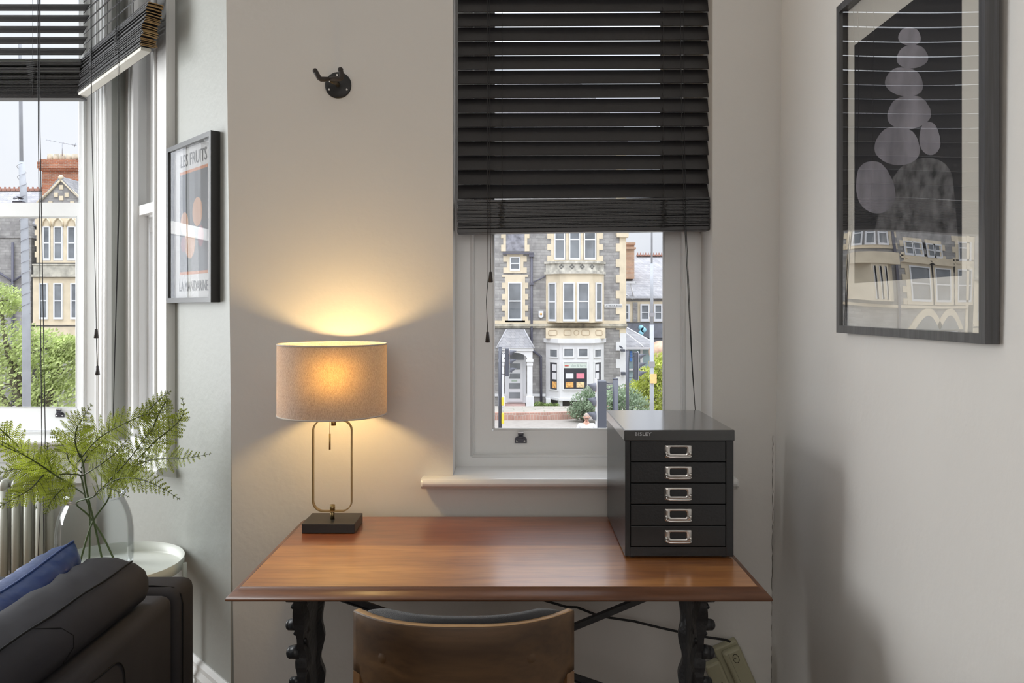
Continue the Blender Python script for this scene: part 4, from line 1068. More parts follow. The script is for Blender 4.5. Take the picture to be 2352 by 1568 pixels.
# small illustrated card behind the sofa, standing on the tray
cd = thing('illustrated_card', at(150, 1330, 2.36), 'pink card with a green and red picture leaning on the tray table', 'card', rotz=.25)
q = WM[cd].translation; MC = Matrix.Translation((q.x, 2.36, TZ-.013)) @ Matrix.Rotation(.15, 4, 'Z') @ Matrix.Rotation(-.12, 4, 'X')
b = MB(); b.box(-.05, .055, -.0015, .0015, .0, .078, MC); mesh_obj('card_sheet', b, mat('card_pink', (.36, .21, .19), .7), cd)
b = MB()
for dx, dz, rx_, rz_ in ((.038, .048, .014, .010),): b.prism([(dx+rx_*math.cos(a), dz+rz_*math.sin(a)) for a in [2*PI*i/16 for i in range(16)]], -.0022, -.0016, 'XZ', MC)
mesh_obj('printed_leaf', b, mat('card_green', (.04, .16, .09), .7), cd)
b = MB(); b.prism([(.018, .004), (.038, .004), (.034, .034), (.022, .03)], -.0022, -.0016, 'XZ', MC); mesh_obj('printed_flower', b, mat('card_red', (.5, .06, .05), .7), cd)

# ------------------------------------------------------------------ fern branches
FERN = leafmat('fern_leaf', (.34, .40, .045), .3, .50, 30); STEM = mat('fern_stem', (.05, .065, .025), .55); VEIN = mat('fern_midrib', (.035, .05, .012), .6)
VSTEM = mat('green_stem', (.10, .14, .045), .5)
def frond(parent, P, L0, npin=15, start=.12, nrmv=None, droop=.0, rs=1, facing=None):
    """a fern frond: rachis through P, pinnae up to L0 long in a plane turned toward 'facing'"""
    rnd = random.Random(rs); C = bez(P, 40); n = len(C)
    total = sum((C[i+1]-C[i]).length for i in range(n-1))
    fac = Vector(facing) if facing else Vector((.1, -1, .25)); fac.normalize()
    leaf = MB(); vein = MB(); rach = MB(); rach.tube(C, [.0022*(1-.75*i/(n-1)) for i in range(n)], 6)
    for k_ in range(npin):
        t = start + (1-start)*(k_/(npin-.3))
        idx = t*(n-1); i = min(int(idx), n-2); p = C[i].lerp(C[i+1], idx-i); tan = (C[i+1]-C[i]).normalized()
        side = tan.cross(fac).normalized(); nn = side.cross(tan).normalized()
        sh = math.sin(min(1, (t-start)/(1-start)*.9+.30)*PI)**.8 if t > .35 else .80+.2*t/.35
        ln = 1.12*L0*max(.10, (1-((t-start)/(1-start))**1.4))*(.9+.2*rnd.random())*(.78 if t < start+.08 else 1)
        for sd in (1, -1):
            ang = math.radians(62-16*t+rnd.uniform(-5, 5)); d = (tan*math.cos(ang)+side*sd*math.sin(ang)).normalized()
            lift_ = rnd.uniform(-.18, .18); d = (d+nn*lift_).normalized()
            q0 = p+tan*rnd.uniform(-.002, .002); m_ = max(4, int(ln/.0046)); pts = []
            cur = q0.copy(); dd = d.copy(); axis2 = dd.cross(nn).normalized()
            for j in range(m_+1):
                pts.append(cur.copy()); dd = (dd + tan*.012*1.0 + Vector((0, 0, -droop))).normalized(); cur = cur+dd*(ln/m_)
            vein.tube([pts[0], pts[m_//2], pts[-1]], [.00075, .0006, .0003], 4, cap=False)
            for j in range(m_):
                f_ = j/m_; w_l = ln*.28*(1-f_)**.65*(.55 if j == 0 else 1)+.0012; w_l = min(w_l, .017)
                a_ = pts[j]; dj = (pts[j+1]-pts[j]).normalized(); s2 = dj.cross(nn).normalized()
                wb_ = (ln/m_)*.36
                for s3 in (1, -1):
                    ld = (s2*s3+dj*.45+nn*rnd.uniform(-.12, .12)).normalized()
                    A = a_-dj*wb_*.9; B = a_+dj*wb_*.9; Mi = a_+ld*w_l*.6; T = a_+ld*w_l+dj*w_l*.12
                    leaf.poly([A, Mi-dj*wb_*.9, T, Mi+dj*wb_*.8, B])
    o = mesh_obj('frond', leaf, FERN, parent, recalc=False)
    mesh_obj('midribs', vein, VEIN, o); mesh_obj('rachis', rach, STEM, o); return o
def fern(name_label, base, stems, fronds, seed):
    t = thing('fern_branch', base, name_label, 'fern', 'fern branches in the glass vase')
    b = MB()
    for P, r in stems: C = bez(P, 24); b.tube(C, [r*(1-.35*i/24) for i in range(25)], 8)
    mesh_obj('stem', b, VSTEM, t)
    for k_, (P, L0, kw) in enumerate(fronds): frond(t, P, L0, rs=seed*10+k_, **kw)
    return t
vb_ = lambda px, dy=0: Vector(((px-CX)/F*(VY+dy), VY+dy, vz0+.012))
# mouth of the vase, inside the rim
mo = at(200, 1120, VY)
a1 = at(168, 1040, 2.47)
fern('upright fern branch rising from the middle of the vase', vb_(236, .02),
     [([vb_(238, .02), at(215, 1195, VY), at(198, 1120, VY-.01), at(190, 1060, 2.49), at(176, 1030, 2.47)], .0034)],
     [([at(184, 1050, 2.48), at(173, 1018, 2.45), at(176, 985, 2.43), at(192, 957, 2.41), at(211, 928, 2.39)], .075, dict(npin=13, facing=(.1, -1, .1))),
      ([at(180, 1060, 2.49), at(222, 1010, 2.46), at(275, 978, 2.43), at(325, 955, 2.42), at(345, 952, 2.42)], .080, dict(npin=14)),
      ([at(325, 962, 2.44), at(345, 938, 2.43), at(372, 912, 2.42), at(394, 897, 2.42)], .040, dict(npin=10, start=.05)),
      ([at(186, 1075, 2.5), at(205, 1040, 2.52), at(235, 1015, 2.55), at(262, 975, 2.56), at(275, 950, 2.56)], .060, dict(npin=12)),
      ([at(188, 1085, 2.5), at(160, 1060, 2.52), at(150, 1030, 2.53), at(130, 1005, 2.53), at(118, 990, 2.53)], .052, dict(npin=10))], 1)
fern('fern branch reaching right toward the poster', vb_(180, -.03),
     [([vb_(178, -.03), at(210, 1205, VY), at(246, 1150, VY-.02), at(262, 1112, 2.46), at(300, 1072, 2.43)], .0034)],
     [([at(300, 1072, 2.43), at(335, 1035, 2.41), at(360, 1010, 2.40), at(392, 985, 2.40), at(412, 965, 2.39), at(422, 945, 2.385), at(418, 910, 2.38)], .060, dict(npin=15, facing=(.3, -1, .1))),
      ([at(310, 1068, 2.43), at(350, 1055, 2.36), at(400, 1053, 2.32), at(440, 1050, 2.29), at(487, 1041, 2.27)], .055, dict(npin=14, start=.1, facing=(.0, -1, .35))),
      ([at(230, 1125, 2.46), at(268, 1085, 2.43), at(300, 1050, 2.40), at(335, 1003, 2.38), at(352, 985, 2.38)], .075, dict(npin=13)),
      ([at(345, 1000, 2.45), at(360, 960, 2.44), at(376, 930, 2.43), at(385, 915, 2.43)], .060, dict(npin=12, start=.05)),
      ([at(262, 1112, 2.46), at(285, 1090, 2.5), at(320, 1075, 2.52), at(362, 1040, 2.53)], .055, dict(npin=11)),
      ([at(255, 1108, 2.46), at(262, 1085, 2.50), at(278, 1050, 2.52), at(290, 1010, 2.53)], .055, dict(npin=11))], 2)
fern('fern branch drooping low on the right of the vase', vb_(276, -.01),
     [([vb_(272, -.01), at(238, 1235, VY), at(205, 1185, VY), at(175, 1155, VY-.02), at(215, 1140, VY-.07), at(245, 1115, 2.40)], .0032)],
     [([at(235, 1122, 2.40), at(270, 1100, 2.36), at(310, 1098, 2.33), at(345, 1108, 2.30), at(380, 1125, 2.28), at(414, 1148, 2.26)], .055, dict(npin=15, start=.1, droop=.012, facing=(.1, -1, .3))),
      ([at(196, 1088, 2.45), at(228, 1068, 2.40), at(262, 1042, 2.38), at(300, 1000, 2.37)], .062, dict(npin=12, facing=(-.2, -1, .2))),
      ([at(215, 1140, 2.42), at(235, 1120, 2.34), at(262, 1125, 2.31), at(298, 1142, 2.28)], .045, dict(npin=10, droop=.015))], 3)
fern('fern branch sweeping left over the radiator', vb_(200, .05),
     [([vb_(205, .05), at(206, 1180, VY), at(196, 1140, VY-.03), at(186, 1095, 2.42), at(170, 1088, 2.38)], .0032),
      ([at(194, 1135, VY-.04), at(150, 1105, 2.32), at(90, 1068, 2.26), at(20, 1022, 2.20), at(-30, 1000, 2.18)], .0022)],
     [([at(192, 1092, 2.42), at(150, 1088, 2.34), at(115, 1096, 2.29), at(92, 1118, 2.26), at(82, 1170, 2.24)], .070, dict(npin=13, droop=.015, facing=(-.1, -1, .3))),
      ([at(100, 1090, 2.26), at(70, 1122, 2.22), at(35, 1143, 2.19), at(-5, 1165, 2.17)], .060, dict(npin=11, start=.05, droop=.02)),
      ([at(140, 1100, 2.31), at(100, 1072, 2.26), at(55, 1045, 2.22), at(5, 1022, 2.19), at(-20, 1002, 2.17)], .062, dict(npin=13, start=.1)),
      ([at(60, 1048, 2.3), at(28, 1010, 2.28), at(5, 990, 2.27), at(-20, 960, 2.26)], .055, dict(npin=9)),
      ([at(120, 1098, 2.42), at(80, 1080, 2.40), at(30, 1078, 2.38), at(-25, 1095, 2.37)], .058, dict(npin=13, droop=.01)),
      ([at(120, 1085, 2.3), at(112, 1060, 2.29), at(108, 1040, 2.28), at(110, 1015, 2.27)], .045, dict(npin=9)),
      ([at(170, 1095, 2.38), at(140, 1125, 2.34), at(118, 1150, 2.31), at(104, 1180, 2.29)], .055, dict(npin=11, droop=.015))], 4)

# ------------------------------------------------------------------ column radiator below the bay window
RADM = mat('radiator_enamel', (.40, .41, .36), .4)
rad = thing('radiator', (-2.3, 3.32, 0), 'grey column radiator below the bay front window', 'radiator')
rx1 = at(108, 0, 3.30).x; pitch = .050
for k_ in range(14):
    x = rx1-.022-k_*pitch; b = MB()
    for y in (3.285, 3.355):
        b.tube([(x, y, .20), (x, y, .62)], .0155, 12)
        b.ball((x, y, .62), .0165, .020, .03, 12); b.ball((x, y, .20), .0165, .020, .03, 12)
    b.tube([(x, 3.285, .635), (x, 3.355, .635)], .014, 10); b.tube([(x, 3.285, .19), (x, 3.355, .19)], .014, 10)
    mesh_obj('column', b, RADM, rad)
b = MB(); b.tube([(rx1+.03, 3.32, .20), (rx1-.72, 3.32, .20)], .017, 12); b.tube([(rx1-.005, 3.32, .62), (rx1-.72, 3.32, .62)], .013, 12)
b.tube([(rx1+.03, 3.32, .20), (rx1+.03, 3.32, .0)], .008, 10)
for k_ in (0, 13): b.tube([(rx1-.022-k_*pitch, 3.32, 0), (rx1-.022-k_*pitch, 3.32, .20)], .012, 10)
mesh_obj('pipe', b, RADM, rad)
# ================================================================== the street outside
G = -3.23
STONE = masonry('grey_coursed_stone', (.38, .37, .355), (.28, .27, .265), (.30, .29, .28), .42, .13, .012, bump=.5, var=.3)
CREAMS = mat('bath_stone', (.66, .57, .42), .85, bump=.2, bscale=8, var=.12, vscale=2)
MOSSY = mat('weathered_stone', (.42, .39, .32), .95, bump=.5, bscale=6, var=.45, vscale=3)
WHITEP = mat('white_masonry_paint', (.70, .70, .70), .6, var=.03)
UPVC = mat('white_window_paint', (.70, .71, .73), .4)
SLATE = masonry('roof_slate', (.30, .30, .315), (.36, .355, .36), (.22, .22, .23), .20, .13, .008, bump=.3, var=.2)
REDB = masonry('red_brick', (.48, .17, .08), (.38, .13, .07), (.45, .36, .28), .225, .075, .010, var=.3)
DGLASS = mat('dark_window_pane', (.19, .205, .22), .12, var=.35, vscale=1.2)
PIPEM = mat('painted_downpipe', (.09, .09, .12), .5)
LEAD = mat('street_steel', (.36, .37, .40), .5, metal=.3, var=.1)
DKM = mat('signal_haze_grey', (.075, .08, .10), .5)  # dark paint lightened toward blue, distant haze mixed into the colour
TAR = mat('asphalt', (.30, .275, .25), .9, bump=.2, bscale=30, var=.1)
PAVE = masonry('paving_flags', (.40, .37, .33), (.36, .335, .30), (.26, .28, .20), .9, .6, .02, vert=False, var=.12)

def fx_(px, Y=36.0): return (px-CX)/F*Y
def fz_(py, Y=36.0): return EYE-(py-CY)/F*Y

b = MB(); b.box(-60, 60, 4.2, 80, G-.3, G); o = mesh_obj('street', b, TAR); tag(o, 'pale tarmac street between the house and the stone buildings', 'road', kind='structure')

def window(parent, X0, X1, z0, z1, Y, kind='sash', m=UPVC, fr=.055, name='window'):
    """white framed sash standing in the facade, pane set back"""
    b = MB(); yf = Y-.05
    ring_frame(b, X0, X1, z0, z1, fr, fr, fr*1.7, fr, yf, Y+.02)
    if kind == 'sash': zm = (z0+z1)/2+.02; b.box(X0+fr, X1-fr, yf+.01, Y+.01, zm-.028, zm+.028)
    if kind == 'top': zm = z1-(z1-z0)*.32; b.box(X0+fr, X1-fr, yf+.01, Y+.01, zm-.028, zm+.028)
    o = mesh_obj(name, b, m, parent)
    b = MB(); b.box(X0+fr-.01, X1-fr+.01, Y-.018, Y-.008, z0+fr-.01, z1-fr+.01); mesh_obj('pane', b, DGLASS, o); return o
def surround(parent, X0, X1, z0, z1, Y, m=CREAMS, w=.16, tooth=.16, lintel=.25, sillh=.14, th=.03, arch=False):
    b = MB(); zz = z0-sillh; k_ = 0; hgt = .26
    b.box(X0-w, X1+w, Y-th-.02, Y+.01, z0-sillh, z0); b.box(X0-w, X1+w, Y-th, Y+.01, z1, z1+lintel)
    b.box(X0-w, X0, Y-th, Y+.01, z0, z1); b.box(X1, X1+w, Y-th, Y+.01, z0, z1)
    z = z0-sillh
    while z < z1+lintel-.05:
        if k_ % 2 == 0:
            h = min(hgt, z1+lintel-z); b.box(X0-w-tooth, X0-w, Y-th+.002, Y+.01, z, z+h); b.box(X1+w, X1+w+tooth, Y-th+.002, Y+.01, z, z+h)
        z += hgt; k_ += 1
    return mesh_obj('window_surround', b, m, parent)

# ---- corner building of grey stone, straight across the street
Y = 36.0
cb = thing('stone_building', (2.1, Y, G), 'tall grey stone building with cream bay windows and white shopfront across the street', 'building')
XL, XR = -1.6, fx_(1437)
b = MB(); b.box(XL, XR, Y, Y+9, G, 9.2); mesh_obj('wall', b, STONE, cb)
b = MB(); b.prism([(XL+.02, 9.2), (XR+.25, 9.2), (XR-2.5, 12), (XL+1, 12)], Y-.3, Y+9.2); mesh_obj('roof', b, SLATE, cb)
# quoins at the right corner: cream above, painted white at street level
b = MB(); z = fz_(775); k_ = 0
while z < 8.8: w_ = .45 if k_ % 2 else .28; b.box(XR-w_, XR+.02, Y-.03, Y+.3, z, z+.36); z += .36; k_ += 1
b.box(XR-.42, XR+.12, Y-.14, Y+.3, fz_(545), fz_(520)); mesh_obj('quoins', b, CREAMS, cb)
b = MB(); z = fz_(905); k_ = 0
while z < fz_(779): w_ = .45 if k_ % 2 else .26; b.box(XR-w_, XR+.02, Y-.032, Y+.3, z, z+.40); z += .40; k_ += 1
mesh_obj('quoins', b, WHITEP, cb)
# string course and cornice
b = MB(); b.box(XL, XR+.03, Y-.05, Y+.01, fz_(743), fz_(736)); mesh_obj('string_course', b, CREAMS, cb)
b = MB(); b.box(XL, XR+.06, Y-.16, Y+.01, fz_(749), fz_(743)); b.box(XL, XR+.04, Y-.09, Y+.01, fz_(753), fz_(749)); mesh_obj('cornice', b, MOSSY, cb)
# upper triple window
uz0, uz1 = fz_(597), fz_(505)
surround(cb, fx_(1272), fx_(1370), uz0, uz1, Y, w=.12, tooth=.18, lintel=.2, sillh=.06)
for a, c in ((1272, 1299), (1306, 1334), (1340, 1370)): window(cb, fx_(a)+.02, fx_(c)-.02, uz0, uz1, Y-.02, m=UPVC)
b = MB()
for a, c in ((1299, 1306), (1334, 1340)): b.box(fx_(a), fx_(c), Y-.06, Y, uz0, uz1)
mesh_obj('mullion', b, CREAMS, cb)
# canted bay on the first floor
BX0, BX1 = fx_(1253), fx_(1388); ex = .62; dp = .75
def cant(b, x0, x1, z0, z1, d, e, M=None): b.prism([(x0, Y+.02), (x0+e, Y-d), (x1-e, Y-d), (x1, Y+.02)], z0, z1, 'XY')
b = MB(); cant(b, BX0, BX1, fz_(740), fz_(630), dp, ex); mesh_obj('bay', b, CREAMS, cb)
b = MB(); cant(b, BX0-.08, BX1+.08, fz_(630), fz_(624), dp+.10, ex); cant(b, BX0, BX1, fz_(624), fz_(606), dp+.02, ex); cant(b, BX0-.08, BX1+.08, fz_(606), fz_(601), dp+.08, ex)
par = mesh_obj('parapet', b, mat('weathered_parapet', (.50, .48, .42), .9, bump=.4, bscale=6, var=.4, vscale=4), cb)
b = MB()
for px in (1287, 1311, 1334, 1356):   # pierced quatrefoils
    c = Vector((fx_(px), Y-dp-.025, fz_(614)))
    for dx, dz in ((.07, 0), (-.07, 0), (0, .07), (0, -.07)): b.lathe([(0, .004), (.045, .004), (.045, 0)], c+Vector((dx, 0, dz)), 12, M=RX)
mesh_obj('quatrefoils', b, mat('pierced_shadow_stone', (.14, .14, .13), .9), par)
bz0, bz1 = fz_(738), fz_(648)
for a, c in ((1293, 1320), (1326, 1353)):
    X_0, X_1 = (a-CX)/F*(Y-dp), (c-CX)/F*(Y-dp); window(cb, X_0, X_1, bz0+.02, bz1-.03, Y-dp-.015)
    for dx in (X_0-.05, X_1+.02): pass
for x0_, x1_, sgn in ((BX0, BX0+ex, 1), (BX1, BX1-ex, -1)):
    # windows on the two canted sides
    p0, p1 = Vector((x0_, Y+.02, 0)), Vector((x1_, Y-dp, 0)); d = (p1-p0); Ln = d.length; d.normalize(); n_ = Vector((d.y, -d.x, 0)) * (1 if sgn > 0 else -1)
    if n_.y > 0: n_ = -n_
    Mx = basis(p0+n_*.015, d, -n_, (0, 0, 1))
    b = MB(); ring_frame(b, .26, Ln-.22, bz0+.02, bz1-.03, .05, .05, .09, .05, -.05, .01, Mx); zm = (bz0+bz1)/2; b.box(.28, Ln-.24, -.04, 0, zm-.03, zm+.03, Mx)
    o = mesh_obj('window', b, UPVC, cb); b = MB(); b.box(.30, Ln-.26, -.012, -.004, bz0+.05, bz1-.06, Mx); mesh_obj('pane', b, DGLASS, o)
b = MB(); b.hexa([(x, y, z) for z in (fz_(722), fz_(660)) for x, y in ((fx_(1338)-.12*(z < 1.5), Y-dp-.028), (fx_(1346)-.12*(z < 1.5), Y-dp-.028), (fx_(1346)-.12*(z < 1.5), Y-dp-.024), (fx_(1338)-.12*(z < 1.5), Y-dp-.024))])
mesh_obj('orange_board', b, mat('orange_board', (.50, .22, .08), .6), cb)
# left windows
surround(cb, fx_(1171), fx_(1195), fz_(622), fz_(590), Y, w=.14, lintel=.12, sillh=.10); window(cb, fx_(1171), fx_(1195), fz_(622), fz_(590), Y-.01)
surround(cb, fx_(1167), fx_(1199), fz_(736), fz_(648), Y, w=.14, tooth=.14, lintel=.34, sillh=.08); window(cb, fx_(1167), fx_(1199), fz_(736), fz_(648), Y-.01)
# attic opening with gutter above the small window
b = MB(); xa, xb2 = fx_(1162), fx_(1205)
for k_ in range(5): z = fz_(577)+k_*.30; b.box(xa-.22+.1*(k_ % 2), xa, Y-.035, Y, z, z+.30); b.box(xb2, xb2+.22-.1*(k_ % 2), Y-.035, Y, z, z+.30)
mesh_obj('attic_quoins', b, CREAMS, cb)
b = MB(); b.box(xa, xb2, Y-.02, Y, fz_(577), fz_(527)); mesh_obj('attic_slates', b, mat('attic_slates', (.24, .24, .27), .8, var=.5, vscale=4), cb)
b = MB(); b.box(fx_(1155), fx_(1226), Y-.16, Y, fz_(584), fz_(580)); mesh_obj('gutter', b, PIPEM, cb)
# downpipes
b = MB(); xp = fx_(1221)
b.tube([(xp, Y-.08, fz_(582)), (xp, Y-.08, fz_(800)), (xp+.08, Y-.08, fz_(806)), (xp+.42, Y-.08, fz_(818)), (xp+.44, Y-.08, fz_(928))], .055, 8)
b.box(xp-.12, xp+.12, Y-.16, Y, fz_(590), fz_(583)); b.box(xp-.1, xp+.1, Y-.16, Y, fz_(654), fz_(649))
b.tube([(xp, Y-.08, fz_(650)), (BX0, Y-.06, fz_(634))], .035, 6); mesh_obj('downpipe', b, PIPEM, cb)
# alarm box and street sign
b = MB(); b.prism([(fx_(1237), fz_(727)), (fx_(1242.5), fz_(730)), (fx_(1248), fz_(727)), (fx_(1248), fz_(714)), (fx_(1237), fz_(714))], Y-.1, Y); mesh_obj('alarm_box', b, WHITEP, cb)
b = MB(); c = Vector((fx_(1242.5), Y-.102, fz_(721))); b.lathe([(0, .004), (.055, .004), (.055, 0)], c, 16, M=RX); mesh_obj('alarm_light', b, mat('alarm_orange', (.75, .42, .12), .5), cb)
b = MB(); b.box(fx_(1388), fx_(1429), Y-.05, Y, fz_(706), fz_(698)); sg = mesh_obj('street_sign', b, WHITEP, cb)
text_part('street_name', 'CATHEDRAL ROAD', .125, mat('sign_black', (.10, .10, .10), .6), sg, FACE_CAM((fx_(1408.5), Y-.052, fz_(702.2))), extrude=.002, bold=.002, sx=.72)
# frieze over the shop
b = MB(); b.box(BX0, BX1, Y-.45, Y+.01, fz_(776), fz_(753)); fr_ = mesh_obj('frieze', b, CREAMS, cb)
b = MB(); yf = Y-.455; FD = mat('frieze_moulding', (.50, .40, .28), .85)
for a, c in ((1259, 1278), (1294, 1310), (1334, 1352), (1366, 1381)):
    x0, x1, z0, z1 = fx_(a), fx_(c), fz_(769), fz_(757)
    b.tube([(x0+.04, yf, z0), (x1-.04, yf, z0), (x1, yf, z0+.05), (x1, yf, z1-.05), (x1-.04, yf, z1), (x0+.04, yf, z1), (x0, yf, z1-.05), (x0, yf, z0+.05), (x0+.04, yf, z0)], .018, 6)
b.tube([(fx_(1322)+.11*math.cos(t), yf, fz_(763)+.11*math.sin(t)) for t in [2*PI*i/18 for i in range(19)]], .018, 6); mesh_obj('frieze_panels', b, FD, fr_)
# white shopfront bay
b = MB(); cant(b, BX0-.10, BX1+.10, fz_(786), fz_(776), dp+.12, ex); cant(b, BX0-.02, BX1+.02, fz_(789), fz_(786), dp+.05, ex); cant(b, BX0, BX1, fz_(912), fz_(789), dp, ex)
cant(b, BX0-.03, BX1+.03, fz_(915), fz_(910), dp+.06, ex)
shop = mesh_obj('shopfront', b, WHITEP, cb)
Ys = Y-dp
def sfx(px): return (px-CX)/F*Ys
def sfz(py): return EYE-(py-CY)/F*Ys
def shopwin(x0, x1, z0, z1, dark=DGLASS):
    b = MB(); ring_frame(b, x0-.06, x1+.06, z0-.06, z1+.06, .06, .06, .06, .06, Ys-.06, Ys+.01); o = mesh_obj('window', b, WHITEP, cb)
    b = MB(); b.box(x0-.01, x1+.01, Ys-.025, Ys-.012, z0-.01, z1+.01); mesh_obj('pane', b, dark, o); return o
for a, c in ((1296, 1316), (1329, 1349)): shopwin(sfx(a), sfx(c), sfz(818), sfz(801))
DARKSHOP = mat('shop_interior_dark', (.045, .045, .055), .25)
sw = shopwin(sfx(1295), sfx(1348), sfz(893), sfz(832), DARKSHOP)
b = MB(); b.box(sfx(1295), sfx(1348), Ys-.032, Ys-.026, sfz(845), sfz(833)); sgn = mesh_obj('window_sign', b, mat('sign_mint', (.62, .68, .62), .5), sw)
text_part('sign_lettering', 'allen & harris', .17, mat('sign_grey_text', (.30, .36, .33), .6), sgn, FACE_CAM((sfx(1329), Ys-.034, sfz(839.5))), extrude=.001, sx=.78)
b = MB()
for k_, cc in enumerate((0, 1, 2)): b.lathe([(0, .003), (.035, .003), (.035, 0)], (sfx(1298.5+k_*3), Ys-.033, sfz(839.5)), 12, M=RX)
mesh_obj('sign_dots', b, mat('sign_red', (.6, .12, .10), .6), sgn)
PC = [mat('poster_white', (.72, .72, .74), .5), mat('poster_pink', (.75, .25, .32), .5), mat('poster_yellow_red', (.85, .38, .12), .5, var=.5, vscale=9), mat('poster_pink_yellow', (.80, .55, .30), .5, var=.4, vscale=9)]
for k_, (a, c, t_, d_) in enumerate(((1299, 1317, 857, 869), (1324, 1342, 857, 869), (1299, 1317, 877, 889), (1324, 1342, 877, 889))):
    b = MB(); b.box(sfx(a), sfx(c), Ys-.034, Ys-.028, sfz(d_), sfz(t_)); mesh_obj('window_card', b, PC[k_], sw)
for x0_, x1_ in ((BX0, BX0+ex), (BX1, BX1-ex)):
    p0, p1 = Vector((x0_, Y+.02, 0)), Vector((x1_, Y-dp, 0)); d = (p1-p0); Ln = d.length; d.normalize(); n_ = Vector((d.y, -d.x, 0))
    if n_.y > 0: n_ = -n_
    Mx = basis(p0+n_*.012, d, -n_, (0, 0, 1))
    for z0, z1, mm in ((fz_(818), fz_(801), DGLASS), (fz_(892), fz_(830), DARKSHOP)):
        b = MB(); ring_frame(b, .30, Ln-.10, z0-.04, z1+.04, .05, .05, .05, .05, -.04, .01, Mx); o = mesh_obj('window', b, WHITEP, cb)
        b = MB(); b.box(.34, Ln-.14, -.016, -.006, z0, z1, Mx); mesh_obj('pane', b, mm, o)
        if mm is DARKSHOP:
            for k_, zc_2 in enumerate((fz_(842), fz_(861), fz_(881))):
                b = MB(); b.box(.50, Ln-.2, -.022, -.018, zc_2-.15, zc_2+.15, Mx); mesh_obj('window_card', b, PC[0 if k_ < 2 else 2], o)
b = MB(); b.box(XL, BX0, Y-.06, Y, fz_(910), fz_(904)); b.box(BX1, XR, Y-.06, Y, fz_(910), fz_(904))
for a in (1253, 1280, 1360, 1380): b.box(fx_(a), fx_(a)+.2, Y-dp*.9, Y, fz_(928), fz_(912))
mesh_obj('plinth_band', b, WHITEP, cb)
# security cameras on the corner
b = MB(); b.box(fx_(1424), fx_(1433), Y-.45, Y-.1, fz_(806), fz_(801)); b.box(fx_(1425), fx_(1434), Y-.40, Y-.1, fz_(860), fz_(853)); b.prism([(fx_(1421), fz_(792)), (fx_(1428), fz_(797)), (fx_(1426), fz_(800)), (fx_(1420), fz_(796))], Y-.5, Y-.3)
mesh_obj('security_camera', b, DKM, cb)
# porch: slate hipped roof on white columns, white panelled door
b = MB(); x0, x1 = fx_(1141), fx_(1226); zr0_, zr1_ = fz_(797), fz_(756)
b.loft([[Vector(p) for p in ((x0, Y-1.0, zr0_), (x1, Y-1.0, zr0_), (x1, Y, zr0_), (x0, Y, zr0_))], [Vector(p) for p in ((x0+.45, Y-.35, zr1_), (x1-.45, Y-.35, zr1_), (x1-.45, Y, zr1_), (x0+.45, Y, zr1_))]], smooth=False); mesh_obj('porch_roof', b, SLATE, cb)
b = MB()
for A, B in (((x0, Y-1.0, zr0_), (x0+.45, Y-.35, zr1_)), ((x1, Y-1.0, zr0_), (x1-.45, Y-.35, zr1_)), ((x0+.45, Y-.35, zr1_), (x1-.45, Y-.35, zr1_))): b.tube([A, B], .035, 6)
mesh_obj('porch_ridge', b, mat('ridge_tile', (.42, .42, .44), .8), cb)
b = MB(); b.box(fx_(1144), fx_(1224), Y-.97, Y-.75, fz_(803), fz_(797)); b.box(fx_(1147), fx_(1222), Y-.93, Y, fz_(803)-.0, fz_(803)+.02)
pts = [(fx_(1147), fz_(803)), (fx_(1222), fz_(803)), (fx_(1222), fz_(822)), (fx_(1210), fz_(822))]
for i in range(9): a = PI*i/8; pts.append((fx_(1184)+fx_(1180+26)*math.cos(a), fz_(822)+.30*math.sin(a)))
pts += [(fx_(1158), fz_(822)), (fx_(1147), fz_(822))]
b.prism(pts, Y-.92, Y-.74, 'XZ')
for a, c in ((1147, 1158), (1210, 1222)):
    b.box(fx_(a), fx_(c), Y-.92, Y-.70, fz_(905), fz_(822)); b.box(fx_(a)-.04, fx_(c)+.04, Y-.96, Y-.68, fz_(828), fz_(822)); b.box(fx_(a)-.02, fx_(c)+.02, Y-.94, Y-.69, fz_(836), fz_(831)); b.box(fx_(a)-.05, fx_(c)+.06, Y-.97, Y-.66, fz_(935), fz_(905))
mesh_obj('porch', b, WHITEP, cb)
b = MB(); b.box(fx_(1160), fx_(1208), Y-.05, Y, fz_(925), fz_(802)); b.box(fx_(1166), fx_(1201), Y-.09, Y-.04, fz_(922), fz_(830)); dr_ = mesh_obj('door', b, UPVC, cb)
for t_, d_ in ((834, 848), (857, 869), (879, 892), (900, 914)):
    b = MB(); b.box(fx_(1169), fx_(1195), Y-.096, Y-.088, fz_(d_), fz_(t_)); mesh_obj('pane', b, DGLASS, dr_)
b = MB(); b.box(fx_(1165), fx_(1203), Y-.06, Y-.045, fz_(826), fz_(806)); mesh_obj('fanlight', b, DGLASS, dr_)
b = MB(); b.box(fx_(1175), fx_(1188), Y-.10, Y-.09, fz_(875.5), fz_(871.5)); mesh_obj('letter_plate', b, mat('letter_green', (.38, .46, .38), .5), dr_)
b = MB(); b.box(fx_(1160), fx_(1206), Y-1.2, Y-.05, G, fz_(926)); mesh_obj('door_step', b, mat('red_tile_step', (.45, .30, .27), .8, var=.1), cb)

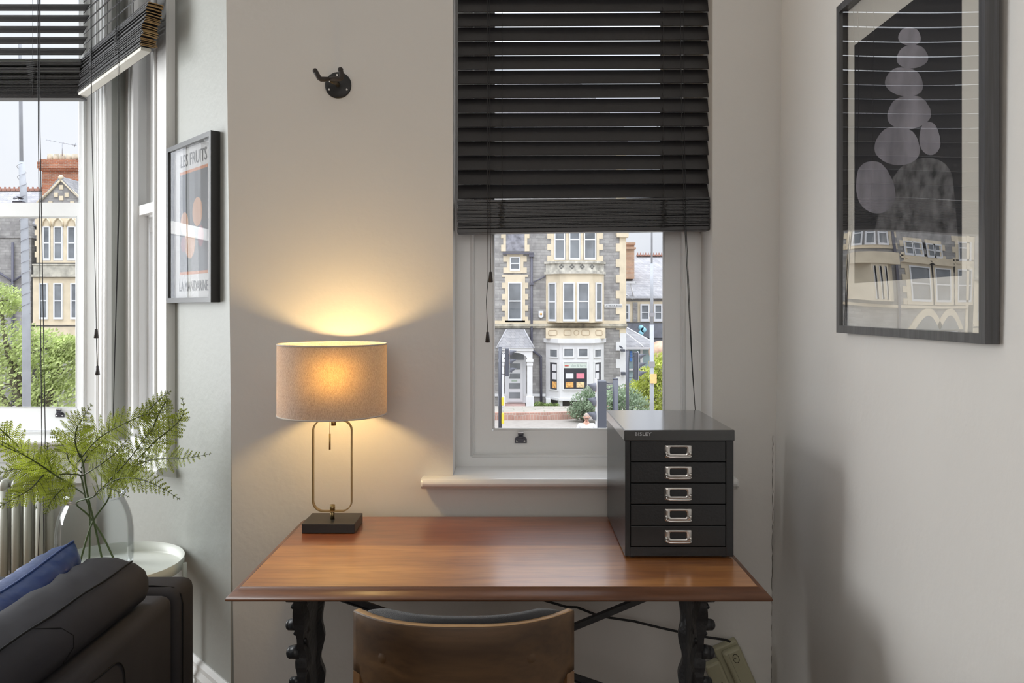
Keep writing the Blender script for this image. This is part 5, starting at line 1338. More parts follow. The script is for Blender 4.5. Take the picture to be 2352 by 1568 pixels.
# ---- stone terrace further along (seen in the picture glass)
tr_ = thing('stone_building', (-10, Y, G), 'grey stone terrace with cream window surrounds, reflected in the glass of the large picture', 'building')
b = MB(); b.box(-19.35, -1.62, Y+.1, Y+9, G, 9.2); mesh_obj('wall', b, STONE, tr_)
b = MB(); b.prism([(-19.35, 9.2), (-1.62, 9.2), (-2.5, 12), (-18.6, 12)], Y-.2, Y+9.2); mesh_obj('roof', b, SLATE, tr_)
Yt = Y+.1
def rX(px): return 1.568-(px-CX)/F*Y
for px in (2082, 2101, 2128, 2144): X = rX(px); window(tr_, X-.20, X+.20, fz_(588), fz_(556), Yt-.01)
for a, c in ((2106, 2077), (2149, 2123)): surround(tr_, rX(a)+.02, rX(c)-.02, fz_(588), fz_(556), Yt, w=.12, lintel=.15)
for px in (2098, 2152, 2214): X = rX(px); surround(tr_, X-.42, X+.42, fz_(688), fz_(610), Yt, lintel=.45); window(tr_, X-.42, X+.42, fz_(688), fz_(610), Yt-.01)
X = rX(2214); surround(tr_, X-.35, X+.35, fz_(590), fz_(545), Yt); window(tr_, X-.35, X+.35, fz_(590), fz_(545), Yt-.01, kind='top')
for px in (2098, 2152): X = rX(px); b = MB(); b.prism([(X-.7, fz_(604)), (X+.7, fz_(604)), (X+.45, fz_(596)), (X+.22, fz_(592)), (X, fz_(587)), (X-.22, fz_(592)), (X-.45, fz_(596))], Yt-.12, Yt); mesh_obj('pediment', b, CREAMS, tr_)
def baybox(pxl, pxr, zt2, zb2, nwin, z0, z1):
    x0, x1 = rX(pxr), rX(pxl); b = MB(); b.prism([(x0, Yt+.02), (x0+.5, Yt-.7), (x1-.5, Yt-.7), (x1, Yt+.02)], zb2, zt2, 'XY'); b.box(x0, x1, Yt-.75, Yt, zt2, zt2+.5); mesh_obj('bay', b, CREAMS, tr_)
    w_ = (x1-x0-1.0)/nwin
    for k_ in range(nwin): window(tr_, x0+.5+w_*k_+.06, x0+.5+w_*(k_+1)-.06, z0, z1, Yt-.71)
baybox(1965, 2042, fz_(612), fz_(690), 3, fz_(686), fz_(618))
X = rX(2005)
surround(tr_, X-.75, X+.75, fz_(570), fz_(515), Yt)
for k_ in (-1, 0, 1): window(tr_, X+k_*.5-.2, X+k_*.5+.2, fz_(570), fz_(515), Yt-.02)
b = MB(); b.box(-19.34, -1.62, Yt-.08, Yt, fz_(703), fz_(697)); b.box(-19.35, -19.2, Yt-.06, Yt, G, 9); mesh_obj('string_course', b, CREAMS, tr_)
for px in (2110, 2170):
    X = rX(px); b = MB(); P_ = []
    for t in range(0, 9): a = t/8; P_.append((X-.85+.85*a, fz_(752)+.0+1.0*math.sin(a*PI/2)))
    P_ += [(2*X-p_[0], p_[1]) for p_ in P_[::-1][1:]]
    b.prism(P_, Yt-.08, Yt, 'XZ'); o = mesh_obj('arch', b, CREAMS, tr_)
    b = MB(); b.prism([(X+(p_[0]-X)*.68, fz_(752)+(p_[1]-fz_(752))*.66) for p_ in P_], Yt-.10, Yt-.08, 'XZ'); mesh_obj('pane', b, DGLASS, o)
    window(tr_, X-.5, X+.5, fz_(830), fz_(755), Yt-.01)
for X in (-4, -7, -10.5): surround(tr_, X-.45, X+.45, fz_(735), fz_(650), Yt, lintel=.3); window(tr_, X-.45, X+.45, fz_(735), fz_(650), Yt-.01); surround(tr_, X-.4, X+.4, fz_(595), fz_(540), Yt); window(tr_, X-.4, X+.4, fz_(595), fz_(540), Yt-.01)
b = MB(); b.box(rX(2050)-.05, rX(2050)+.05, Yt-.12, Yt, G, 8); mesh_obj('downpipe', b, PIPEM, tr_)

# ---- gabled house seen through the bay window
gh = thing('stone_building', (-23, Y, G), 'stone house with gabled bay, red brick chimney and slate roof seen through the bay window', 'building')
xg0, xg1 = -21.9, -19.64
b = MB(); b.box(-30, xg1, Y+1.2, Y+9, G, fz_(470, 37.2)); b.prism([(xg0, G), (xg1, G), (xg1, fz_(470)), ((xg0+xg1)/2, fz_(412)), (xg0, fz_(470))], Y, Y+1.3, 'XZ'); mesh_obj('wall', b, STONE, gh)
b = MB(); e = [(-30, Y+.9, fz_(520, 37)), (xg1, Y+.9, fz_(520, 37)), (xg1, Y+4.5, fz_(440, 40)), (-30, Y+4.5, fz_(440, 40))]
b.hexa([Vector(p) for p in e]+[Vector(p)+Vector((0, 0, .12)) for p in e]); xm = (xg0+xg1)/2
for s_ in (-1, 1):
    A = [(xm, Y-.1, fz_(410)+.1), (xm+s_*1.16, Y-.1, fz_(476)+.1), (xm+s_*1.16, Y+4, fz_(476)+.1), (xm, Y+4, fz_(410)+.1)]; b.hexa([Vector(p)-Vector((0, 0, .1)) for p in A]+[Vector(p) for p in A])
mesh_obj('roof', b, SLATE, gh)
b = MB(); 
for i in range(42): x = -30+i*.24; b.box(x, x+.22, Y+4.4, Y+4.6, fz_(440, 40)+.10, fz_(440, 40)+.22); b.box(x+.08, x+.14, Y+4.47, Y+4.53, fz_(440, 40)+.22, fz_(440, 40)+.32)
mesh_obj('ridge_tiles', b, mat('terracotta_ridge', (.38, .20, .15), .8), gh)
b = MB()
for s_ in (-1, 1): b.tube([(xm, Y-.05, fz_(412)), (xm+s_*1.15, Y-.05, fz_(470))], .06, 6)
for dx, dz in ((0, 0), (-.25, -.35), (.25, -.35), (0, -.5), (-.5, -.75), (.5, -.75)): b.box(xm+dx-.09, xm+dx+.09, Y-.04, Y, fz_(430)+dz-.10, fz_(430)+dz+.10)
b.ball((xm, Y-.05, fz_(408)), .12, seg=10); mesh_obj('gable_carving', b, CREAMS, gh)
# red brick chimney with pots
ch0, ch1 = (105-CX)/F*39, (192-CX)/F*39; zc0, zc1 = EYE+(CY-470)/F*39, EYE+(CY-362)/F*39
b = MB(); b.box(ch0+.06, ch1-.06, 38.6, 39.6, zc0-1, zc1-.55); b.box(ch0-.10, ch1, 38.45, 39.7, zc1-.62, zc1-.30); b.box(ch0-.02, ch1, 38.5, 39.65, zc1-.72, zc1-.62); b.box(ch0, ch1-.1, 38.5, 39.6, zc1-.30, zc1-.16)
chm = mesh_obj('chimney', b, REDB, gh)
b = MB()
for i in range(6): b.lathe([(.13, 0), (.14, .10), (.12, .34)], (ch0+.22+i*.31, 39, zc1-.17), 12)
mesh_obj('chimney_pots', b, mat('chimney_pot', (.50, .44, .34), .9, var=.3), chm)
b = MB(); c = Vector(((143-CX)/F*38.8, 38.8, EYE+(CY-358)/F*38.8)); b.tube([c, c+Vector((0, 0, .62))], .016, 5)
b.tube([c+Vector((-.78, 0, .80)), c+Vector((.70, 0, .52))], .014, 5)
for i in range(7): q = c+Vector((-.70+i*.22, 0, .785-i*.042)); b.tube([q+Vector((0, -.2, -.05)), q+Vector((0, .2, .05))], .009, 4)
b.tube([c+Vector((.60, 0, .45)), c+Vector((.66, 0, .64))], .02, 4); mesh_obj('aerial', b, LEAD, chm)
# gothic triple window
def gx(px): return (px-CX)/F*(Y-.03)
wz0, wz1 = fz_(598), fz_(520)
b = MB(); b.box(gx(88), gx(188), Y-.06, Y, fz_(603), wz0); b.box(gx(88), gx(188), Y-.05, Y, wz1, fz_(500))
for a, c in ((88, 98), (117, 123), (146, 154), (176, 188)): b.box(gx(a), gx(c), Y-.06, Y, wz0, wz1)
k_ = 0; z = fz_(603)
while z < fz_(500): b.box(gx(80 if k_ % 2 else 84), gx(90), Y-.04, Y, z, z+.25); z += .25; k_ += 1
sur = mesh_obj('window_surround', b, CREAMS, gh)
b = MB()
for a, c in ((98, 117), (123, 146), (154, 176)):
    xa, xc = gx(a), gx(c); m_ = (xa+xc)/2; b.tube([(xa, Y-.08, wz1), (xa+.03, Y-.08, wz1+.22), (m_, Y-.08, wz1+.42), (xc-.03, Y-.08, wz1+.22), (xc, Y-.08, wz1)], .045, 6)
mesh_obj('arch_moulding', b, CREAMS, sur)
for a, c in ((99, 116), (124, 145), (155, 175)): window(gh, gx(a), gx(c), wz0, wz1, Y-.03)
b = MB(); b.box(gx(75), xg1, Y-.14, Y, fz_(636), fz_(630)); b.box(gx(77), xg1, Y-.05, Y, fz_(630), fz_(606)); b.box(gx(75), xg1, Y-.08, Y, fz_(609), fz_(606)); mesh_obj('band', b, mat('weathered_band', (.42, .40, .34), .9, bump=.4, bscale=5, var=.35, vscale=3), gh)
b = MB(); b.box(gx(75), xg1, Y-.03, Y, fz_(742), fz_(637)); b.box(gx(75), xg1, Y-.10, Y, fz_(746), fz_(741)); b.box(gx(75), xg1, Y-.05, Y, fz_(775), fz_(750)); mesh_obj('bay_stone', b, CREAMS, gh)
for a, c in ((91, 111), (124, 145), (163, 184)): window(gh, gx(a), gx(c), fz_(733), fz_(650), Y-.045)
b = MB(); c = (26-CX)/F*36.1; b.tube([(c, 36.2, fz_(560, 37)), (c, 36.2, G)], .06, 8); b.tube([(c, 36.2, fz_(648, 37)), (c+.6, 36.2, fz_(628, 37))], .05, 8); b.tube([(c, 36.2, fz_(648, 37)), (c-.6, 36.2, fz_(628, 37))], .05, 8); mesh_obj('downpipe', b, PIPEM, gh)
b = MB(); b.box(-30, gx(62), Y+.3, Y+1.3, G, fz_(545)); b.prism([(-30, fz_(545)), (gx(64), fz_(545)), (gx(40), fz_(500)), (-30, fz_(500))], Y+.25, Y+1.3, 'XZ'); mesh_obj('side_wing', b, STONE, gh)

# ---- slate roofed row and shops further along on the right
Yr = 46.0
def rx_(px, Yq=Yr): return (px-CX)/F*Yq
def rz_(py, Yq=Yr): return EYE-(py-CY)/F*Yq
rh = thing('terraced_house', (9, Yr, G), 'terraced row with slate roof and cream windows beyond the stone corner building', 'building')
b = MB(); b.box(rx_(1425), rx_(1560), Yr, Yr+8, G, rz_(684)); mesh_obj('wall', b, STONE, rh)
e = [(rx_(1425), Yr-.25, rz_(685)), (rx_(1600), Yr-.25, rz_(685)), (rx_(1600, 50), 50, rz_(592, 50)), (rx_(1425, 50), 50, rz_(592, 50))]
b = MB(); b.hexa([Vector(p) for p in e]+[Vector(p)+Vector((0, .1, .14)) for p in e]); mesh_obj('roof', b, SLATE, rh)
b = MB()
for i in range(40): x = rx_(1462, 50)+i*.17; b.box(x, x+.15, 49.9, 50.1, rz_(592, 50)+.1, rz_(592, 50)+.2); b.box(x+.05, x+.10, 49.97, 50.03, rz_(592, 50)+.2, rz_(592, 50)+.33)
mesh_obj('ridge_tiles', b, mat('terracotta_ridge', (.38, .20, .15), .8), rh)
b = MB(); b.box(rx_(1425, 47), rx_(1457, 47), 47, 48.2, rz_(640, 47), rz_(562, 47)); b.box(rx_(1425, 47), rx_(1459, 47), 46.9, 48.3, rz_(562, 47), rz_(556, 47)); b.box(rx_(1425, 47), rx_(1460, 47), 46.85, 48.35, rz_(572, 47), rz_(568, 47))
chm = mesh_obj('chimney', b, masonry('pale_brick', (.62, .38, .24), (.55, .33, .22), (.55, .45, .36), .225, .075, .010, var=.2), rh)
b = MB(); c = Vector((rx_(1446), 45.7, rz_(650))); b.tube([c+Vector((.25, .2, -.9)), c], .05, 6); b.box(c.x-.25, c.x+.25, 45.6, 45.8, c.z-.03, c.z+.1); b.tube([c+Vector((-.4, .2, -.55)), c+Vector((.2, .2, -.95))], .04, 6); mesh_obj('wall_bracket_lamp', b, WHITEP, rh)
b = MB(); b.box(rx_(1425), rx_(1560), Yr-.06, Yr, rz_(740), rz_(692)); mesh_obj('window_band', b, CREAMS, rh)
b = MB(); b.box(rx_(1453), rx_(1464), Yr-.10, Yr-.05, rz_(738), rz_(694)); mesh_obj('pier', b, STONE, rh)
for a, c in ((1425, 1446), (1470, 1491), (1501, 1521), (1530, 1551)): window(rh, rx_(a), rx_(c), rz_(738), rz_(698), Yr-.08, fr=.09)
b = MB(); b.box(rx_(1425), rx_(1600), Yr-.35, Yr, rz_(775), rz_(742)); b.box(rx_(1425), rx_(1600), Yr-.2, Yr, rz_(900), rz_(776)); mesh_obj('shop_band', b, mat('shopfront_slate_blue', (.16, .17, .20), .6, var=.2), rh)
b = MB()
for px, py in ((1470, 752), (1470, 764), (1476, 757), (1470, 775)): b.lathe([(0, .01), (.16, .01), (.16, 0)], (rx_(px), Yr-.36, rz_(py)), 14, M=RX)
mesh_obj('shop_sign', b, mat('shop_sign_blue', (.30, .62, .75), .5), rh)
# low kiosk with hipped slate roof
kk = thing('corner_kiosk', (6.3, 40, G), 'low glazed kiosk with hipped slate roof behind the traffic lights', 'building')
Yk = 40.0; kx = lambda px: (px-CX)/F*Yk; kz = lambda py: EYE-(py-CY)/F*Yk
b = MB(); e = [(kx(1425), Yk-.4, kz(796)), (kx(1512), Yk-.4, kz(796)), (kx(1440), Yk+2.5, kz(750)), (kx(1425), Yk+2.5, kz(750))]
b.loft([[Vector(p) for p in e], [Vector(p)+Vector((0, .05, .08)) for p in e]], smooth=False); mesh_obj('roof', b, SLATE, kk)
b = MB(); b.tube([(kx(1512), Yk-.4, kz(795)), (kx(1440), Yk+2.5, kz(748))], .07, 6); b.tube([(kx(1474), Yk-.42, kz(795)), (kx(1436), Yk+2.0, kz(757))], .05, 6); b.box(kx(1425), kx(1513), Yk-.45, Yk-.3, kz(801), kz(796)); mesh_obj('ridge', b, mat('lead_flashing', (.62, .62, .64), .6), kk)
b = MB()
for px in (1437, 1470, 1506): b.box(kx(px), kx(px)+.12, Yk-.1, Yk, G, kz(800))
b.box(kx(1425), kx(1508), Yk-.1, Yk, kz(850), kz(846)); mesh_obj('posts', b, WHITEP, kk)
b = MB(); b.box(kx(1425), kx(1508), Yk+.02, Yk+.1, G, kz(801)); mesh_obj('glazing', b, mat('kiosk_glass', (.30, .40, .42), .2, var=.3, vscale=1), kk)
b = MB(); b.box(kx(1446), kx(1452), Yk-.04, Yk, kz(830), kz(806)); mesh_obj('notice', b, mat('notice_blue', (.10, .28, .75), .5), kk)
b = MB(); b.lathe([(0, .04), (.55, .04), (.55, 0), (0, 0)], at(1516, 808, 38), 28, M=RX); o = mesh_obj('round_sign', b, mat('orange_white_sign', (.80, .50, .36), .5, var=.45, vscale=2.5)); tag(o, 'round orange and white sign beside the grey lamp column', 'sign')

# ---- pavement, low brick wall
b = MB(); b.box(-32, 30, 33.2, 36.0, G, G+.06); o = mesh_obj('pavement', b, PAVE); tag(o, 'stone flagged pavement in front of the stone buildings', 'pavement', kind='structure')
b = MB(); b.box(-32, -1.0, 32.9, 33.2, G, G+.06); 
pts = [at(px, py, 1).xz for px, py in ()]
path = [(-3.0, 32.0), (0.5, 32.0), (2.2, 32.25), (3.2, 33.0), (4.2, 34.2)]
R = []
C = bez([Vector((x, y, 0)) for x, y in path], 24)
for i, c in enumerate(C):
    t = (C[min(i+1, 24)]-C[max(i-1, 0)]).normalized(); n_ = Vector((-t.y, t.x, 0))*.11
    R.append([c-n_+Vector((0, 0, G)), c+n_+Vector((0, 0, G)), c+n_+Vector((0, 0, G+.30)), c-n_+Vector((0, 0, G+.30))])
b = MB(); b.loft(R, smooth=False); o = mesh_obj('brick_wall', b, masonry('kerb_brick', (.50, .30, .24), (.42, .24, .19), (.50, .44, .38), .12, .30, .010, var=.2)); tag(o, 'low curved red brick kerb wall in front of the shop', 'wall')
b = MB(); P_ = [(c.x, c.y) for c in C]; b.prism(P_+[(4.2, 34.5), (-3.0, 34.5)], G+.0, G+.24, 'XY'); o = mesh_obj('forecourt', b, PAVE); tag(o, 'raised flagged forecourt behind the low brick wall', 'pavement', kind='structure')

# ---- plants
def leaf_cloud(centres, n, size, m, name, parent, seed, shell=.5):
    rnd = random.Random(seed); b = MB()
    for i in range(n):
        c, r = centres[rnd.randrange(len(centres))]
        v = Vector((rnd.gauss(0, 1), rnd.gauss(0, 1), rnd.gauss(0, 1))).normalized()*(shell+(1-shell)*rnd.random())
        p = Vector(c)+Vector((v.x*r[0], v.y*r[1], v.z*r[2]))
        a = Vector((rnd.gauss(0, 1), rnd.gauss(0, 1), rnd.gauss(0, 1))).normalized(); u = a.orthogonal().normalized(); w = a.cross(u)
        s_ = size*rnd.uniform(.6, 1.3)
        b.poly([p-u*s_, p-w*s_*.45, p+u*s_, p+w*s_*.45])
    return mesh_obj(name, b, m, parent, recalc=False)
def tree(label, base, trunk, centres, n, size, m, seed, cat='tree', name='tree'):
    t = thing(name, base, label, cat); rnd = random.Random(seed)
    b = MB()
    for c, r in centres:
        mid = Vector(base).lerp(Vector(c), .55)+Vector((rnd.uniform(-.3, .3), rnd.uniform(-.3, .3), 0)); b.tube(bez([Vector(base), mid, Vector(c)], 8), [trunk*(1-.8*i/8) for i in range(9)], 6)
        for k_ in range(5):
            d = Vector((rnd.gauss(0, 1)*r[0], rnd.gauss(0, 1)*r[1], rnd.gauss(0, .7)*r[2])).normalized(); q = Vector(c)+Vector((d.x*r[0], d.y*r[1], d.z*r[2]))*.8; b.tube([Vector(c), q], [trunk*.22, trunk*.06], 4)
    mesh_obj('trunk', b, mat('bark', (.14, .12, .09), .9, bump=.4), t)
    leaf_cloud(centres, n, size, m, 'foliage', t, seed); return t
LG = leafmat('street_tree_leaf', (.50, .58, .25), .4, .45, 3); YG = leafmat('yellow_bush_leaf', (.50, .55, .14), .4, .4, 2.5); GG = leafmat('grey_green_leaf', (.28, .36, .24), .35, .35, 3)
Yt2 = 27.0
T_ = lambda px, py, Yq=Yt2: tuple(at(px, py, Yq))
tree('leafy light green street tree outside the bay front window', T_(70, 1010)[:2]+(G,), .16,
     [(T_(0, 690), (.75, .8, .65)), (T_(20, 790), (1.2, 1.1, .9)), (T_(95, 800), (1.0, 1.0, .75)), (T_(50, 880), (1.5, 1.3, 1.0)), (T_(140, 850), (.75, .8, .85)), (T_(120, 915), (1.1, 1.0, .9)), (T_(-60, 830), (1.4, 1.2, 1.5)), (T_(150, 800), (.5, .6, .5))], 11500, .075, LG, 3)
bY = 30.0
def shrub(label, spots, m, n, size, seed, trunk=.05):
    cs = [(tuple(at(px, py, yy)), (rr, rr*.9, rz_2)) for px, py, yy, rr, rz_2 in spots]
    return tree(label, (cs[0][0][0], cs[0][0][1], G), trunk, cs, n, size, m, seed, 'shrub', 'shrub')
shrub('yellow green shrub behind the grey lamp column', [(1490, 868, 33, .70, .55), (1515, 850, 33, .5, .8), (1465, 900, 33, .7, .5), (1525, 905, 33, .7, .9), (1500, 915, 33, .9, .7)], YG, 6500, .07, 11)
shrub('soft grey green shrub behind the second signal pole', [(1425, 915, 31, .9, .6), (1385, 930, 31, .8, .5), (1445, 935, 31, .9, .7)], GG, 4500, .06, 12)
shrub('feathery grey green shrub behind the nearest traffic light', [(1345, 925, 31.5, .65, .55), (1362, 905, 31.5, .5, .4), (1330, 945, 31.5, .5, .35)], GG, 3200, .05, 13)
b_ = [(px, 930+random.uniform(-3, 3)) for px in range(1215, 1285, 5)]
leafset = [(tuple(at(px, py, 35.2)), (.16, .12, .14)) for px, py in b_]
wd_ = leaf_cloud(leafset, 1500, .035, leafmat('weed_leaf', (.28, .38, .13), .4, .3, 5), 'weeds', None, 5); tag(wd_, 'scrubby weeds along the foot of the shop wall', 'plants', kind='stuff')

# ---- traffic signals and poles
VIS = mat('signal_visor', (.12, .125, .15), .55); SIGW = mat('signal_white_edge', (.75, .76, .78), .5); YEL = mat('signal_yellow_box', (.85, .60, .06), .5)
def visor(b, c, side, L_, r):
    """half tube hood opening toward side (-1 left, +1 right)"""
    n = 10; outer, inner_ = [], []
    R1, R2 = [], []
    for i in range(n+1):
        a = PI*(-.15+1.3*i/n); y, z = r*math.cos(a), r*math.sin(a)
        cut = L_*(.35+.65*max(0, math.sin(a)))
        R1.append(Vector((c[0], c[1]+y, c[2]+z))); R2.append(Vector((c[0]+side*cut, c[1]+y*.95, c[2]+z*.92-.02)))
    R3 = [p+(Vector(c)-p).normalized()*.006 for p in R2]; R4 = [p+(Vector(c)-p).normalized()*.006 for p in R1]
    b.loft([R1, R2, R3, R4], closed_ring=False, caps=False)
def signal(label, px, pyt, Yq, side, vl, ppx=None, pole_top=None):
    sc = Yq/F; x = (px-CX)*sc; zt2 = EYE-(pyt-CY)*sc
    t = thing('traffic_light', (x, Yq, G), label, 'traffic light')
    H = .98 if Yq > 20 else 1.06; w = .30; dpt = .19 if Yq < 20 else .13
    b = MB(); b.box(x-dpt/2, x+dpt/2, Yq-w/2, Yq+w/2, zt2-H, zt2, bevel=.02); mesh_obj('signal_head', b, DKM, t)
    b = MB(); xe = x+side*(dpt/2+.012); b.box(min(xe, xe+side*.012), max(xe, xe+side*.012), Yq-w/2-.012, Yq+w/2+.012, zt2-H-.03, zt2+.02); bp_ = mesh_obj('backing_board', b, SIGW, t)
    for k_ in range(3):
        b = MB(); visor(b, (xe+side*.02, Yq, zt2-.17-k_*.31), side, vl, .115); v_ = mesh_obj('visor', b, VIS, t)
        b = MB(); b.ball((xe+side*.018, Yq, zt2-.17-k_*.31), .02, .10, .10, 14); mesh_obj('lens', b, [mat('lens_red', (.25, .03, .03), .3), mat('lens_amber', (.3, .15, .03), .3), mat('lens_green', (.03, .18, .1), .3)][k_], v_)
    xp = (ppx-CX)*sc; zp = EYE-(pole_top-CY)*sc
    b = MB(); b.tube([(xp, Yq, G), (xp, Yq, zp)], .062, 14); b.lathe([(.06, 0), (.06, .03), (0, .05)], (xp, Yq, zp), 14)
    b.tube([(xp, Yq, zt2-.08), (x-side*dpt/2, Yq, zt2-.06)], .012, 6); b.tube([(xp, Yq, zt2-H+.08), (x-side*dpt/2, Yq, zt2-H+.05)], .012, 6)
    b.tube([(xp, Yq-.02, zt2-.12), ((xp+x)/2, Yq-.02, zt2-.2), (x, Yq-.02, zt2-.12)], .012, 6); mesh_obj('pole', b, DKM, t)
    return t, xp, sc
tl_, xp, sc = signal('dark traffic light nearest the house, its three hoods facing left', 1381.5, 873, 17.0, -1, .19, ppx=1413.5, pole_top=872)
tl_, xp, sc = signal('traffic light in front of the white porch with yellow push button boxes', 1164.5, 800, 28.0, 1, .26, ppx=1148.5, pole_top=799)
for t_, d_ in ((912, 931), (948, 973)): b = MB(); b.box(xp+.05, xp+.15, 27.93, 28.07, EYE-(d_-CY)*sc, EYE-(t_-CY)*sc, bevel=.02); mesh_obj('push_button_box', b, YEL, tl_)
signal('traffic light to the right of the corner building, hoods facing right', 1460, 808, 28.0, 1, .30, ppx=1441, pole_top=806)

lp = thing('lamp_column', (at(1497, 0, 22).x, 22, G), 'tall pale grey lamp column with a small orange notice, right of the corner building', 'lamp post')
x = at(1497, 0, 22).x; b = MB(); b.tube([(x, 22, G), (x, 22, fz_(745, 22))], .058, 14); b.tube([(x, 22, fz_(745, 22)), (x, 22, fz_(605, 22))], .045, 14); b.tube([(x, 22, fz_(605, 22)), (x, 22, 6.2)], [.028, .022], 12)
b.tube([(x, 22, 6.2), (x+.2, 21.6, 6.5), (x+.3, 20.9, 6.55)], .022, 8); mesh_obj('pole', b, mat('pale_galvanised', (.36, .375, .40), .5, var=.08), lp)
b = MB(); b.box(x-.07, x+.07, 21.93, 22.0, fz_(727, 22), fz_(718, 22)); b.box(x-.075, x+.075, 21.93, 22.05, fz_(842, 22), fz_(830, 22)); mesh_obj('strap', b, mat('strap_grey', (.30, .29, .30), .6), lp)
b = MB(); b.box(x-.06, x+.12, 21.90, 21.935, fz_(879, 22), fz_(858, 22)); mesh_obj('notice', b, mat('notice_orange', (.82, .48, .20), .5, var=.2, vscale=6), lp)
b = MB(); b.box(x+.1, x+.5, 20.75, 20.98, 6.5, 6.58, bevel=.02); mesh_obj('lantern', b, LEAD, lp)

lp2 = thing('lamp_column', (at(58, 0, 18).x, 18, G), 'tall grey lamp column outside the bay window, wrapped in wire', 'lamp post')
x = at(60, 0, 18).x; x2 = at(49, 0, 18).x; b = MB(); b.tube([(x+.02, 18, G), (x, 18, fz_(700, 18)), ((x+x2)/2, 18, fz_(450, 18)), (x2, 18, fz_(372, 18))], [.092, .085, .075, .06], 14); b.tube([(x2, 18, fz_(372, 18)), (x2-.03, 18, fz_(100, 18)), (x2-.05, 18, 7.5)], [.04, .034, .03], 12)
mesh_obj('pole', b, mat('pale_galvanised', (.36, .375, .40), .5, var=.08), lp2)
b = MB(); pts = []
for i in range(160):
    t = i/159; z = fz_(720, 18)+(fz_(375, 18)-fz_(720, 18))*t; xc = x+(x2-x)*max(0, (t-.3)/.7); a = i*.55; pts.append((xc+.092*math.cos(a), 18+.092*math.sin(a), z))
b.tube(pts, .005, 4); mesh_obj('wire', b, mat('wire_grey', (.25, .25, .27), .6), lp2)

